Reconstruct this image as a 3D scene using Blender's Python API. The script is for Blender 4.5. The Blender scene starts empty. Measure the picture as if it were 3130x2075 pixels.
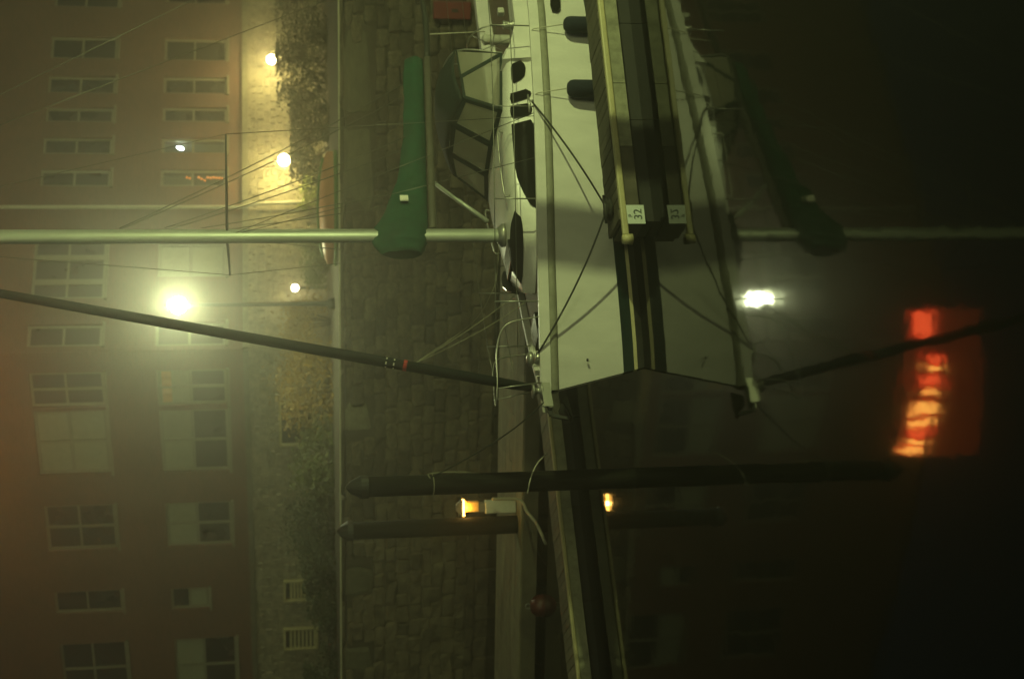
import bpy, bmesh, math, random
from mathutils import Vector, Matrix
random.seed(7)
sc = bpy.context.scene
COL = sc.collection

# ------------------------------------------------------------------ camera
FPX, CAM_H, ROLL = 4200.0, 4.86, 0.016          # focal length in photo pixels, eye height above the water
PITCH = math.atan(712 / FPX)
CP, SP = math.cos(PITCH), math.sin(PITCH)
fwd = Vector((0, CP, -SP)); up = Vector((0, SP, CP)); rt = Vector((1, 0, 0))
ex = (-ROLL * rt - up).normalized()              # the photo is held on its side: picture right = down
ey = (rt - ROLL * up).normalized()               # picture up = world right
cam_d = bpy.data.cameras.new('camera'); cam = bpy.data.objects.new('camera', cam_d); COL.objects.link(cam)
cam.matrix_world = Matrix(((ex.x, ey.x, -fwd.x, 0), (ex.y, ey.y, -fwd.y, 0), (ex.z, ey.z, -fwd.z, CAM_H), (0, 0, 0, 1)))
cam_d.sensor_fit = 'HORIZONTAL'; cam_d.sensor_width = 36.0; cam_d.lens = 36.0 * FPX / 3130
cam_d.clip_start = 0.1; cam_d.clip_end = 900
cam_d.dof.use_dof = True; cam_d.dof.focus_distance = 18.6; cam_d.dof.aperture_fstop = 0.78
sc.camera = cam

# ------------------------------------------------------------------ night sky, soft low fill from the sky glow over the harbour, exposure
SUN_EL, SUN_AZ = math.radians(26), math.radians(14)   # light travels left and away from the camera
w = bpy.data.worlds.new('World'); sc.world = w; w.use_nodes = True
nt = w.node_tree; bg = nt.nodes['Background']
sky = nt.nodes.new('ShaderNodeTexSky'); sky.sky_type = 'NISHITA'; sky.sun_disc = False
sky.sun_elevation = SUN_EL; sky.sun_rotation = math.pi - SUN_AZ
nt.links.new(sky.outputs[0], bg.inputs[0]); bg.inputs[1].default_value = 0.0045
sd = bpy.data.lights.new('sun', 'SUN'); sun = bpy.data.objects.new('sun', sd); COL.objects.link(sun)
sd.energy = 0.40; sd.angle = math.radians(14); sd.color = (0.90, 1.0, 0.42)
ldir = Vector((-math.sin(SUN_AZ) * math.cos(SUN_EL), math.cos(SUN_AZ) * math.cos(SUN_EL), -math.sin(SUN_EL)))
sun.rotation_euler = ldir.to_track_quat('-Z', 'Y').to_euler(); sun.location = (12, -4, 14)
sc.view_settings.view_transform = 'Standard'; sc.view_settings.look = 'None'
sc.view_settings.exposure = 0.0; sc.view_settings.gamma = 1.0; sc.view_settings.use_curve_mapping = False
sc.render.engine = 'CYCLES'
sc.cycles.use_denoising = True
sc.cycles.max_bounces = 6; sc.cycles.volume_bounces = 0; sc.cycles.sample_clamp_indirect = 4.0
sc.cycles.transparent_max_bounces = 12; sc.cycles.caustics_reflective = False; sc.cycles.caustics_refractive = False

# ------------------------------------------------------------------ pixel -> place
def ray(X, Y):
    a = 1037.5 - Y; b = 1565 - X
    a, b = a + ROLL * b, b - ROLL * a
    return Vector((a / FPX, CP + SP * b / FPX, -SP + CP * b / FPX))
def at_z(X, Y, z):
    r = ray(X, Y); t = (z - CAM_H) / r.z; return Vector((r.x * t, r.y * t, z))
def at_y(X, Y, y):
    r = ray(X, Y); t = y / r.y; return Vector((r.x * t, y, CAM_H + r.z * t))

# ------------------------------------------------------------------ materials
MATS = {}
def mat(name, col, rough=0.6, var=0.25, scale=6.0, metal=0.0, bump=0.0, emis=None, estr=0.0, spec=0.5, stretch=None, trans=0.0, alpha=1.0, coord='Object'):
    if name in MATS: return MATS[name]
    m = bpy.data.materials.new(name); m.use_nodes = True; t = m.node_tree; b = t.nodes['Principled BSDF']
    b.inputs['Roughness'].default_value = rough; b.inputs['Metallic'].default_value = metal
    b.inputs['Specular IOR Level'].default_value = spec
    b.inputs['Transmission Weight'].default_value = trans; b.inputs['Alpha'].default_value = alpha
    tc = t.nodes.new('ShaderNodeTexCoord'); mp = t.nodes.new('ShaderNodeMapping')
    if stretch: mp.inputs['Scale'].default_value = stretch
    t.links.new(tc.outputs[coord], mp.inputs[0])
    nz = t.nodes.new('ShaderNodeTexNoise'); nz.inputs['Scale'].default_value = scale; nz.inputs['Detail'].default_value = 6
    nz.inputs['Roughness'].default_value = 0.65
    t.links.new(mp.outputs[0], nz.inputs['Vector'])
    cr = t.nodes.new('ShaderNodeValToRGB')
    cr.color_ramp.elements[0].position = 0.3; cr.color_ramp.elements[1].position = 0.72
    cr.color_ramp.elements[0].color = [max(0, c * (1 - var)) for c in col] + [1]
    cr.color_ramp.elements[1].color = [min(1, c * (1 + var)) for c in col] + [1]
    t.links.new(nz.outputs[0], cr.inputs[0]); t.links.new(cr.outputs[0], b.inputs['Base Color'])
    if bump:
        bp_ = t.nodes.new('ShaderNodeBump'); bp_.inputs['Strength'].default_value = bump; bp_.inputs['Distance'].default_value = 0.02
        t.links.new(nz.outputs[0], bp_.inputs['Height']); t.links.new(bp_.outputs[0], b.inputs['Normal'])
    if emis:
        b.inputs['Emission Color'].default_value = (*emis, 1); b.inputs['Emission Strength'].default_value = estr
    MATS[name] = m
    return m

gelcoat = mat('gelcoat', (.76, .75, .68), .30, .10, 2.2, stretch=(1.6, 1.6, .5))
gelcoat_deck = mat('gelcoat_deck', (.66, .65, .58), .55, .08, 8)
teak = mat('teak', (.16, .115, .075), .7, .3, 5, stretch=(2, 30, 2))
dark_glass = mat('dark_glass', (.010, .011, .009), .22, .1, 3, spec=.25)
rubber = mat('grey_rubber', (.25, .25, .185), .6, .2, 8)
bootblack = mat('boot_black', (.012, .028, .024), .35, .2, 4)
antifoul = mat('antifoul', (.025, .024, .02), .7, .3, 4)
cream = mat('cream_stripe', (.62, .56, .33), .4, .1, 4)
alu = mat('mast_aluminium', (.40, .43, .36), .42, .10, 3, metal=.35)
steel = mat('stainless', (.42, .42, .36), .36, .05, 4, metal=.6)
wire = mat('rigging_wire', (.15, .15, .12), .4, .1, 4, metal=.5)
green_canvas = mat('green_canvas', (.003, .058, .026), .85, .3, 5, bump=.5)
dark_canvas = mat('dark_canvas', (.011, .024, .018), .85, .3, 10, bump=.3)
uv_cover = mat('dark_sail_cover', (.006, .010, .008), .85, .3, 9, bump=.4, spec=.2)
vinyl = mat('clear_vinyl', (.5, .49, .38), .2, .12, 3)
t = vinyl.node_tree; pb = t.nodes['Principled BSDF']; tr_ = t.nodes.new('ShaderNodeBsdfTranslucent'); tr_.inputs[0].default_value = (.62, .6, .46, 1)
tp_ = t.nodes.new('ShaderNodeBsdfTransparent'); m1 = t.nodes.new('ShaderNodeMixShader'); m2 = t.nodes.new('ShaderNodeMixShader'); m1.inputs[0].default_value = .5; m2.inputs[0].default_value = .28
t.links.new(pb.outputs[0], m1.inputs[1]); t.links.new(tr_.outputs[0], m1.inputs[2]); t.links.new(m1.outputs[0], m2.inputs[1]); t.links.new(tp_.outputs[0], m2.inputs[2]); t.links.new(m2.outputs[0], t.nodes['Material Output'].inputs[0])
room_glass = mat('room_glass', (.05, .055, .05), .08, .1, 3, alpha=.25)
white_patch = mat('white_patch', (.8, .78, .66), .7, .05)
navy = mat('navy_fleece', (.012, .018, .028), .95, .3, 30, bump=.4)
black_rope = mat('dark_rope', (.03, .032, .026), .9, .3, 40)
pale_rope = mat('pale_rope', (.5, .48, .38), .85, .2, 40)
dim_rope = mat('dim_rope', (.26, .25, .17), .9, .2, 30)
red_tape = mat('red_tape', (.42, .03, .02), .6, .2)
red_paint = mat('red_paint', (.17, .02, .018), .5, .2, 5)
red_plastic = mat('red_plastic', (.06, .008, .006), .5, .2, 5)
dock_wood = mat('weathered_planks', (.155, .145, .085), .8, .35, 4, stretch=(1, 1, 1), bump=.4)
dock_dark = mat('wet_planks', (.085, .075, .052), .75, .35, 4, bump=.4)
fascia_wood = mat('grey_fascia', (.25, .25, .17), .8, .35, 7, bump=.4)
bumper = mat('dock_bumper', (.46, .42, .22), .5, .15, 6)
pile_wood = mat('tarred_pile', (.011, .011, .007), .85, .5, 3, spec=.2, stretch=(6, 6, .5), bump=.7)
cone_cap = mat('black_pile_cap', (.015, .015, .013), .6, .2)
sign_white = mat('sign_white', (.62, .68, .60), .5, .06)
sign_ink = mat('sign_ink', (.06, .08, .07), .6, .1)
granite = mat('granite', (.085, .072, .047), .9, .65, 3.2, bump=.5)
cap_stone = mat('cap_stone', (.15, .145, .095), .85, .35, 4, bump=.5)
rubble = mat('fieldstone', (.24, .22, .15), .9, .45, 5, bump=.6)
mortar = mat('mortar', (.06, .052, .036), .95, .3, 8, bump=.5)
frame_paint = mat('window_paint', (.20, .195, .135), .6, .15, 8)
pane_glass = mat('window_glass', (.015, .017, .015), .06, .1, 2)
blind = mat('window_blind', (.24, .26, .18), .8, .12, 6)
orange_cloth = mat('orange_curtain', (.42, .22, .045), .85, .2, 6)
pipe_paint = mat('drainpipe_paint', (.52, .52, .38), .5, .1, 6)
pole_paint = mat('lamp_post_paint', (.03, .035, .028), .5, .2, 6)
ground_m = mat('paving', (.07, .065, .045), .9, .35, 3, bump=.3)
leaf_dark = mat('hedge_leaf', (.03, .04, .014), .7, .5, 3)
leaf_mid = mat('shrub_leaf', (.07, .085, .022), .65, .5, 3)
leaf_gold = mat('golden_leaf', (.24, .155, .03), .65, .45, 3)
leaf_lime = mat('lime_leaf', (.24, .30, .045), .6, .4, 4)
twig = mat('twig', (.06, .045, .03), .9, .3)
kayak_orange = mat('kayak_orange', (.40, .18, .085), .45, .15, 3)
kayak_green = mat('kayak_green', (.08, .17, .05), .45, .15, 3)
post_white = mat('pedestal_white', (.52, .52, .44), .5, .12, 6)
grey_metal = mat('grey_metal', (.22, .22, .19), .5, .2, 6, metal=.4)
boom_paint = mat('boom_paint', (.085, .08, .06), .5, .2, 6)
def glow(name, col, s): return mat(name, col, .4, 0, emis=col, estr=s)
glow_green = glow('lamp_glow_white', (.92, 1.0, .70), 26)
glow_amber = glow('lamp_glow_yellow', (1.0, .86, .46), 22)
glow_small = glow('lamp_glow_bollard', (1.0, .9, .6), 20)
glow_strip = glow('amber_strip', (1.0, .52, .09), 16)
glow_lens = glow('amber_lens', (.9, .52, .10), .16)
glow_lens2 = glow('amber_lens_under', (1.0, .60, .06), .3)
glow_cool = glow('pendant_glow', (.85, .95, 1.0), 16)
glow_bead = glow('bead_glow', (1.0, .36, .07), .5)
glow_red = glow('neon_red', (1.0, .10, .025), 13)
glow_orange = glow('neon_orange', (1.0, .42, .07), 19)
glow_panel = glow('red_backlit', (.9, .07, .012), .22)

def vary(m, lo, hi):
    t = m.node_tree; b = t.nodes['Principled BSDF']; src = b.inputs['Base Color'].links[0].from_socket
    oi = t.nodes.new('ShaderNodeObjectInfo'); mr = t.nodes.new('ShaderNodeMapRange'); mr.inputs[3].default_value = lo; mr.inputs[4].default_value = hi
    t.links.new(oi.outputs['Random'], mr.inputs[0])
    mx = t.nodes.new('ShaderNodeVectorMath'); mx.operation = 'SCALE'
    t.links.new(src, mx.inputs[0]); t.links.new(mr.outputs[0], mx.inputs['Scale']); t.links.new(mx.outputs[0], b.inputs['Base Color'])
for m_ in (granite, cap_stone): vary(m_, .6, 1.5)
for m_ in (dock_wood, dock_dark): vary(m_, .75, 1.25)
def brick_mat():
    m = bpy.data.materials.new('brick_wall'); m.use_nodes = True; t = m.node_tree; b = t.nodes['Principled BSDF']
    tc = t.nodes.new('ShaderNodeTexCoord')
    mp = t.nodes.new('ShaderNodeMapping'); mp.inputs['Rotation'].default_value = (math.radians(90), 0, 0)
    t.links.new(tc.outputs['Object'], mp.inputs[0])
    br = t.nodes.new('ShaderNodeTexBrick'); br.inputs['Scale'].default_value = 1
    br.inputs['Brick Width'].default_value = .215; br.inputs['Row Height'].default_value = .075; br.inputs['Mortar Size'].default_value = .007
    br.inputs['Color1'].default_value = (.20, .075, .042, 1); br.inputs['Color2'].default_value = (.14, .06, .036, 1); br.inputs['Mortar'].default_value = (.17, .145, .10, 1)
    t.links.new(mp.outputs[0], br.inputs['Vector'])
    nz = t.nodes.new('ShaderNodeTexNoise'); nz.inputs['Scale'].default_value = .9; nz.inputs['Detail'].default_value = 8
    t.links.new(tc.outputs['Object'], nz.inputs['Vector'])
    mx = t.nodes.new('ShaderNodeMixRGB'); mx.blend_type = 'MULTIPLY'; mx.inputs[0].default_value = .55
    t.links.new(br.outputs[0], mx.inputs[1]); t.links.new(nz.outputs[0], mx.inputs[2]); t.links.new(mx.outputs[0], b.inputs['Base Color'])
    bp_ = t.nodes.new('ShaderNodeBump'); bp_.inputs['Strength'].default_value = .5; bp_.inputs['Distance'].default_value = .01; bp_.invert = True
    t.links.new(br.outputs[1], bp_.inputs['Height']); t.links.new(bp_.outputs[0], b.inputs['Normal'])
    b.inputs['Roughness'].default_value = .9
    return m
brick = brick_mat()

# ------------------------------------------------------------------ mesh helpers
class MB:
    def __init__(s): s.v = []; s.f = []
    def quad(s, a, b, c, d):
        n = len(s.v); s.v += [tuple(a), tuple(b), tuple(c), tuple(d)]; s.f.append((n, n + 1, n + 2, n + 3))
    def poly(s, pts):
        n = len(s.v); s.v += [tuple(p) for p in pts]; s.f.append(tuple(range(n, n + len(pts))))
    def hexa(s, p):                                  # 8 points: bottom 4 ccw, top 4 ccw
        n = len(s.v); s.v += [tuple(q) for q in p]
        for f in ((3, 2, 1, 0), (4, 5, 6, 7), (0, 1, 5, 4), (1, 2, 6, 5), (2, 3, 7, 6), (3, 0, 4, 7)): s.f.append(tuple(n + i for i in f))
    def box(s, c, size, ax=None):
        c = Vector(c); hx, hy, hz = [d / 2 for d in size]
        X, Y, Z = ax if ax else (Vector((1, 0, 0)), Vector((0, 1, 0)), Vector((0, 0, 1)))
        s.hexa([c + X * i * hx + Y * j * hy + Z * k * hz for k in (-1, 1) for i, j in ((-1, -1), (1, -1), (1, 1), (-1, 1))])
    def bar(s, a, b, wd, ht, upv=(0, 0, 1)):
        a, b = Vector(a), Vector(b); d = b - a; L = d.length; d.normalize(); u = Vector(upv); sd_ = d.cross(u).normalized(); u = sd_.cross(d)
        s.box((a + b) / 2, (L, wd, ht), (d, -sd_, u))
    def tube(s, pts, r, n=8, cap=True):
        pts = [Vector(p) for p in pts]; rings = []; prev = None
        for i, p in enumerate(pts):
            d = (pts[min(i + 1, len(pts) - 1)] - pts[max(i - 1, 0)]).normalized()
            if prev is None: u = d.orthogonal().normalized()
            else:
                u = prev - d * prev.dot(d)
                u = u.normalized() if u.length > 1e-6 else d.orthogonal().normalized()
            prev = u; v = d.cross(u); rr = r[i] if isinstance(r, (list, tuple)) else r
            rings.append(len(s.v)); s.v += [tuple(p + (u * math.cos(2 * math.pi * k / n) + v * math.sin(2 * math.pi * k / n)) * rr) for k in range(n)]
        for a, b in zip(rings, rings[1:]):
            for k in range(n): s.f.append((a + k, a + (k + 1) % n, b + (k + 1) % n, b + k))
        if cap: s.f.append(tuple(rings[0] + k for k in range(n))[::-1]); s.f.append(tuple(rings[-1] + k for k in range(n)))
    def lathe(s, prof, c=(0, 0, 0), n=16):
        rings = []
        for r, z in prof:
            rings.append(len(s.v)); s.v += [(c[0] + r * math.cos(2 * math.pi * k / n), c[1] + r * math.sin(2 * math.pi * k / n), c[2] + z) for k in range(n)]
        for a, b in zip(rings, rings[1:]):
            for k in range(n): s.f.append((a + k, a + (k + 1) % n, b + (k + 1) % n, b + k))
        s.f.append(tuple(rings[0] + k for k in range(n))[::-1]); s.f.append(tuple(rings[-1] + k for k in range(n)))
    def grid(s, rows, close=False):
        ids = []
        for row in rows:
            ids.append(len(s.v)); s.v += [tuple(p) for p in row]
        m = len(rows[0])
        for a, b in zip(ids, ids[1:]):
            for k in range(m if close else m - 1): s.f.append((a + k, a + (k + 1) % m, b + (k + 1) % m, b + k))
    def mesh(s, name, m, smooth=False):
        me = bpy.data.meshes.new(name); me.from_pydata(s.v, [], s.f); me.materials.append(m); me.update()
        if smooth:
            for p in me.polygons: p.use_smooth = True
        return me
    def build(s, name, m, parent=None, smooth=False, bevel=0.0):
        o = bpy.data.objects.new(name, s.mesh(name, m, smooth)); COL.objects.link(o)
        if parent: o.parent = parent
        if bevel:
            b = o.modifiers.new('bevel', 'BEVEL'); b.width = bevel; b.segments = 2; b.limit_method = 'ANGLE'
        return o
def link_mesh(name, me, parent=None, mw=None):
    o = bpy.data.objects.new(name, me); COL.objects.link(o)
    if parent: o.parent = parent
    if mw is not None: o.matrix_local = mw
    return o
def tag(o, label=None, cat=None, group=None, kind=None):
    if label: o['label'] = label
    if cat: o['category'] = cat
    if group: o['group'] = group
    if kind: o['kind'] = kind
    return o
def thing(name, label, cat, loc=(0, 0, 0), rz=0.0, group=None):
    o = bpy.data.objects.new(name, None); COL.objects.link(o); o.location = loc; o.rotation_euler = (0, 0, rz); o.empty_display_size = .2
    return tag(o, label, cat, group)
def curve_pts(ps, n=8):
    ps = [Vector(p) for p in ps]; out = []
    q = [2 * ps[0] - ps[1]] + ps + [2 * ps[-1] - ps[-2]]
    for i in range(1, len(q) - 2):
        for k in range(n):
            t = k / n; a, b, c, d = q[i - 1:i + 3]
            out.append(.5 * ((2 * b) + (-a + c) * t + (2 * a - 5 * b + 4 * c - d) * t * t + (-a + 3 * b - 3 * c + d) * t ** 3))
    return out + [ps[-1]]
def sag(a, b, d, n=14):
    a, b = Vector(a), Vector(b)
    return [a.lerp(b, i / n) - Vector((0, 0, d * 4 * (i / n) * (1 - i / n))) for i in range(n + 1)]

# ================================================================== SETTING
GZ = 3.5
# water
m = bpy.data.materials.new('harbour_water'); m.use_nodes = True; t = m.node_tree; b = t.nodes['Principled BSDF']
b.inputs['Base Color'].default_value = (.006, .006, .005, 1); b.inputs['Roughness'].default_value = .044; b.inputs['Specular IOR Level'].default_value = .46; b.inputs['IOR'].default_value = 1.333
tc = t.nodes.new('ShaderNodeTexCoord'); mp = t.nodes.new('ShaderNodeMapping'); mp.inputs['Scale'].default_value = (1.0, .7, 1)
t.links.new(tc.outputs['Object'], mp.inputs[0])
n1 = t.nodes.new('ShaderNodeTexNoise'); n1.inputs['Scale'].default_value = 1.1; n1.inputs['Detail'].default_value = 3
n2 = t.nodes.new('ShaderNodeTexNoise'); n2.inputs['Scale'].default_value = 7; n2.inputs['Detail'].default_value = 2
t.links.new(mp.outputs[0], n1.inputs['Vector']); t.links.new(mp.outputs[0], n2.inputs['Vector'])
ad = t.nodes.new('ShaderNodeMath'); ad.operation = 'MULTIPLY_ADD'; ad.inputs[1].default_value = .12
t.links.new(n2.outputs[0], ad.inputs[0]); t.links.new(n1.outputs[0], ad.inputs[2])
bp_ = t.nodes.new('ShaderNodeBump'); bp_.inputs['Strength'].default_value = 1; bp_.inputs['Distance'].default_value = .0028
t.links.new(ad.outputs[0], bp_.inputs['Height']); t.links.new(bp_.outputs[0], b.inputs['Normal'])
wm = MB(); wm.quad((-62, -24, 0), (62, -24, 0), (62, 60, 0), (-62, 60, 0))
tag(wm.build('water', m), kind='structure')

# quay line
Q0 = at_z(1036, 0, GZ); Q1 = at_z(1044, 2075, GZ)
qd = (Q1 - Q0).normalized(); qn = Vector((qd.y, -qd.x, 0)).normalized()
if qn.y > 0: qn = -qn                                    # towards the water
def q(tt, off=0, z=0): p = Q0 + qd * tt + qn * off; return Vector((p.x, p.y, z))
gm = MB()
gm.hexa([q(-45, -.42, -.8), q(60, -.42, -.8), (-64, 96, -.8), (64, 96, -.8), q(-45, -.42, GZ), q(60, -.42, GZ), (-64, 96, GZ), (64, 96, GZ)])
tag(gm.build('quay_ground', ground_m), kind='structure')

# quay wall of granite blocks
qw = thing('quay_wall', 'dark granite block harbour wall with a pale cap course behind the sailboat', 'wall', q(8, 0, 0))
core = MB()
core.hexa([p - Vector(qw.location) for p in (q(-45, .08, -.8), q(60, .08, -.8), q(60, -.40, -.8), q(-45, -.40, -.8), q(-45, .08, GZ - .12), q(60, .08, GZ - .12), q(60, -.40, GZ - .12), q(-45, -.40, GZ - .12))])
core.build('wall_core', mortar, qw)
def stone_mesh(seed, mt, name):
    r = random.Random(seed); bm = bmesh.new(); bmesh.ops.create_cube(bm, size=1)
    bmesh.ops.bevel(bm, geom=bm.edges[:], offset=.16, segments=1, affect='EDGES')
    for v in bm.verts: v.co += Vector((r.uniform(-.09, .09), r.uniform(-.07, .07), r.uniform(-.09, .09)))
    me = bpy.data.meshes.new(name); bm.to_mesh(me); bm.free(); me.materials.append(mt); return me
blocks = [stone_mesh(i, granite, 'stone') for i in range(10)]
pale = [stone_mesh(40 + i, cap_stone, 'ashlar_block') for i in range(3)]
rotq = Matrix((( qd.x, qn.x, 0), (qd.y, qn.y, 0), (0, 0, 1))).to_4x4()
def along_quay(Y):                                       # distance along the quay edge for a picture row
    return (at_z(1040, Y, GZ) - Q0).dot(qd)
pale_spans = [(along_quay(a_), along_quay(b_)) for a_, b_ in ((105, 370), (376, 640), (1225, 1310), (1700, 1792), (1932, 2012))]
stones = []; zc = -.25; TOPZ = GZ - .11
while zc < TOPZ - .1:
    hh = min(random.uniform(.20, .34), TOPZ - zc)
    if TOPZ - (zc + hh) < .12: hh = TOPZ - zc
    x = -2.2 - random.random() * .6
    while x < 18.5:
        ww = random.uniform(.26, .62); cxs = x + ww / 2; x += ww
        if zc + hh > GZ - .72 and any(p0 - .1 < cxs < p1 + .1 for p0, p1 in pale_spans): continue
        p = q(cxs, random.uniform(-.02, .04), zc + hh / 2 + random.uniform(-.03, .03)) - Vector(qw.location)
        stones.append((cxs, zc, random.choice(blocks), Matrix.Translation(p) @ rotq @ Matrix.Rotation(random.uniform(-.12, .12), 4, 'Y') @ Matrix.Diagonal((ww * 1.08, .26, hh * random.uniform(1.0, 1.2), 1))))
    zc += hh
for p0, p1 in pale_spans:
    mw = Matrix.Translation(q((p0 + p1) / 2, .0, GZ - .40) - Vector(qw.location)) @ rotq @ Matrix.Diagonal((p1 - p0, .22, .60, 1))
    link_mesh('ashlar_block', random.choice(pale), qw, mw)
stones.sort(key=lambda t_: (t_[1] < .75, t_[0] + 3 * (t_[0] < 0)))
rest = MB()
for k, (cxs, zz_, me, mw) in enumerate(stones):
    if k < 285: link_mesh('stone', me, qw, mw)
    else:
        n_ = len(rest.v); rest.v += [tuple(mw @ v.co) for v in me.vertices]; rest.f += [tuple(n_ + i for i in p.vertices) for p in me.polygons]
tag(rest.build('rubble_stone', granite, qw), kind='stuff')
x = -3.0
capm = [stone_mesh(60 + i, granite, 'cap_stone') for i in range(3)]
while x < 19:
    ww = random.uniform(1.1, 1.7)
    mw = Matrix.Translation(q(x + ww / 2, -.17, GZ - .045) - Vector(qw.location)) @ rotq @ Matrix.Diagonal((ww * 1.02, .54, .12, 1))
    link_mesh('cap_stone', random.choice(capm), qw, mw); x += ww
ed_ = MB(); ed_.bar(q(-4, .115, GZ + .012) - Vector(qw.location), q(22, .115, GZ + .012) - Vector(qw.location), .03, .03); ed_.build('edge_strip', MATS['drainpipe_paint'], qw)

# ------------------------------------------------------------------ brick building
CORNER = at_y(79, 1078, 38.5); CORNER = Vector((CORNER.x, CORNER.y, 0))
RE = Vector((9.45, 43.7, 0)); LE = Vector((-9.1, 43.4, 0))
bld = thing('brick_building', 'dim brick waterfront building of two angled wings with pale window frames over a fieldstone base', 'building', (CORNER.x, CORNER.y, GZ))
OB = Vector(bld.location)
ZU = (at_y(310, 1078, 38.5).z, at_y(79, 1078, 38.5).z); ZL = (at_y(690, 1078, 38.5).z, at_y(474, 1078, 38.5).z)
ZB = at_y(742, 1078, 38.5).z; ZTOP = 15.2
class Wing:
    def __init__(s, end, L):
        s.d = (end - CORNER).normalized(); s.n = Vector((s.d.y, -s.d.x, 0))
        if s.n.y > 0: s.n = -s.n
        s.L = L; s.holes = []
    def hit(s, X, Y):
        r = ray(X, Y); k = CORNER.dot(s.n) / r.dot(s.n) if False else None
        o = Vector((0, 0, CAM_H)); tt = (CORNER - o).dot(s.n) / Vector((r.x, r.y, 0)).dot(s.n); p = o + r * tt
        return (p - CORNER).dot(s.d), p.z
    def P(s, a, off, z): return CORNER + s.d * a + s.n * off + Vector((0, 0, z)) - OB
RW, LW = Wing(RE, 26), Wing(LE, 26)
# windows: (wing, Y from, Y to, row, kind)
spec = []
for row in 'UL':
    X = 200 if row == 'U' else 590
    W = [(RW, -60, 20), (RW, 112, 178), (RW, 232, 284), (RW, 328, 372), (RW, 420, 470), (RW, 518, 569), (RW, 735, 912), (RW, 992, 1058), (LW, 1140, 1244), (LW, 1256, 1450), (LW, 1545, 1682), (LW, 1808, 1876), (LW, 1968, 2130)]
    if row == 'L':
        W = [(RW, -70, 10), (RW, 118, 185), (RW, 236, 286), (RW, 328, 372), (RW, 422, 468), (RW, 518, 569), (RW, 742, 846), (RW, 985, 1055), (LW, 1130, 1238), (LW, 1252, 1440), (LW, 1535, 1668), (LW, 1795, 1860), (LW, 1950, 2120)]
    for i, (wg, ya, yb) in enumerate(W):
        a, _ = wg.hit(X, ya); b_, _ = wg.hit(X, yb); a, b_ = min(a, b_), max(a, b_)
        z0, z1 = ZU if row == 'U' else ZL
        if row == 'L' and i == 11: z0 += .75
        wg.holes.append((a, b_, z0, z1)); spec.append((wg, a, b_, z0, z1, row, i))
TH_ = .30
for wg in (RW, LW):
    wall = MB(); xs = sorted({0.0, wg.L} | {h[0] for h in wg.holes} | {h[1] for h in wg.holes})
    xs = [x for x in xs if 0 <= x <= wg.L]; zs = sorted({ZB, ZTOP} | {h[2] for h in wg.holes} | {h[3] for h in wg.holes})
    for xa, xb in zip(xs, xs[1:]):
        for za, zb_ in zip(zs, zs[1:]):
            cx, cz = (xa + xb) / 2, (za + zb_) / 2
            if any(h[0] < cx < h[1] and h[2] < cz < h[3] for h in wg.holes): continue
            wall.quad(wg.P(xa, 0, za), wg.P(xb, 0, za), wg.P(xb, 0, zb_), wg.P(xa, 0, zb_))
    for a, b_, z0, z1 in wg.holes:                       # reveals
        for p0, p1 in (((a, z0), (b_, z0)), ((b_, z0), (b_, z1)), ((b_, z1), (a, z1)), ((a, z1), (a, z0))):
            wall.quad(wg.P(p0[0], 0, p0[1]), wg.P(p1[0], 0, p1[1]), wg.P(p1[0], -TH_, p1[1]), wg.P(p0[0], -TH_, p0[1]))
    # brick bond runs along the wall: give the wing its own axes
    o = wall.build('brick_wall', brick, bld)
    ang = math.atan2(wg.d.y, wg.d.x); R = Matrix.Rotation(ang, 4, 'Z'); o.data.transform(R.inverted()); o.matrix_local = R
    # base moulding and fieldstone base
    mo = MB(); mo.hexa([wg.P(0, .0, ZB - .16), wg.P(wg.L, .0, ZB - .16), wg.P(wg.L, .13, ZB - .16), wg.P(0, .13, ZB - .16), wg.P(0, .0, ZB), wg.P(wg.L, .0, ZB), wg.P(wg.L, .10, ZB), wg.P(0, .10, ZB)])
    mo.build('base_moulding', cap_stone, bld)
    bs = MB(); bs.hexa([wg.P(0, -.4, GZ - .1), wg.P(wg.L, -.4, GZ - .1), wg.P(wg.L, .035, GZ - .1), wg.P(0, .035, GZ - .1), wg.P(0, -.4, ZB - .163), wg.P(wg.L, -.4, ZB - .163), wg.P(wg.L, .035, ZB - .163), wg.P(0, .035, ZB - .163)])
    bs.build('base_wall', MATS['fieldstone'], bld)
    fs = MB(); r = random.Random(3); z = GZ
    while z < ZB - .2:
        h = r.uniform(.14, .26); h = min(h, ZB - .17 - z)
        if h < .08: break
        x = 0
        while x < 16:
            wd = r.uniform(.16, .42)
            c = wg.P(x + wd / 2, .0, z + h / 2)
            pts = []
            for kz in (-1, 1):
                for i, j in ((-1, -1), (1, -1), (1, 1), (-1, 1)):
                    sh = .34 if j > 0 else .47
                    pts.append(c + wg.d * (i * wd * (sh + r.uniform(-.05, .05))) + wg.n * (.055 * j + r.uniform(-.02, .03)) + Vector((0, 0, kz * h * (sh + r.uniform(-.05, .05)))))
            fs.hexa(pts); x += wd
        z += h
    tag(fs.build('fieldstone', rubble, bld), kind='stuff')
roof = MB(); far = Vector((0, 62, 0)) - OB
roof.poly([RW.P(26, 0.25, ZTOP + .002), RW.P(0, .25, ZTOP + .002), LW.P(26, .25, ZTOP + .002), Vector((LE.x - 14, 75, ZTOP)) - Vector((OB.x, OB.y, OB.z)), Vector((RE.x + 14, 75, ZTOP)) - Vector((OB.x, OB.y, OB.z))])
roof.build('roof', pole_paint, bld)

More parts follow.
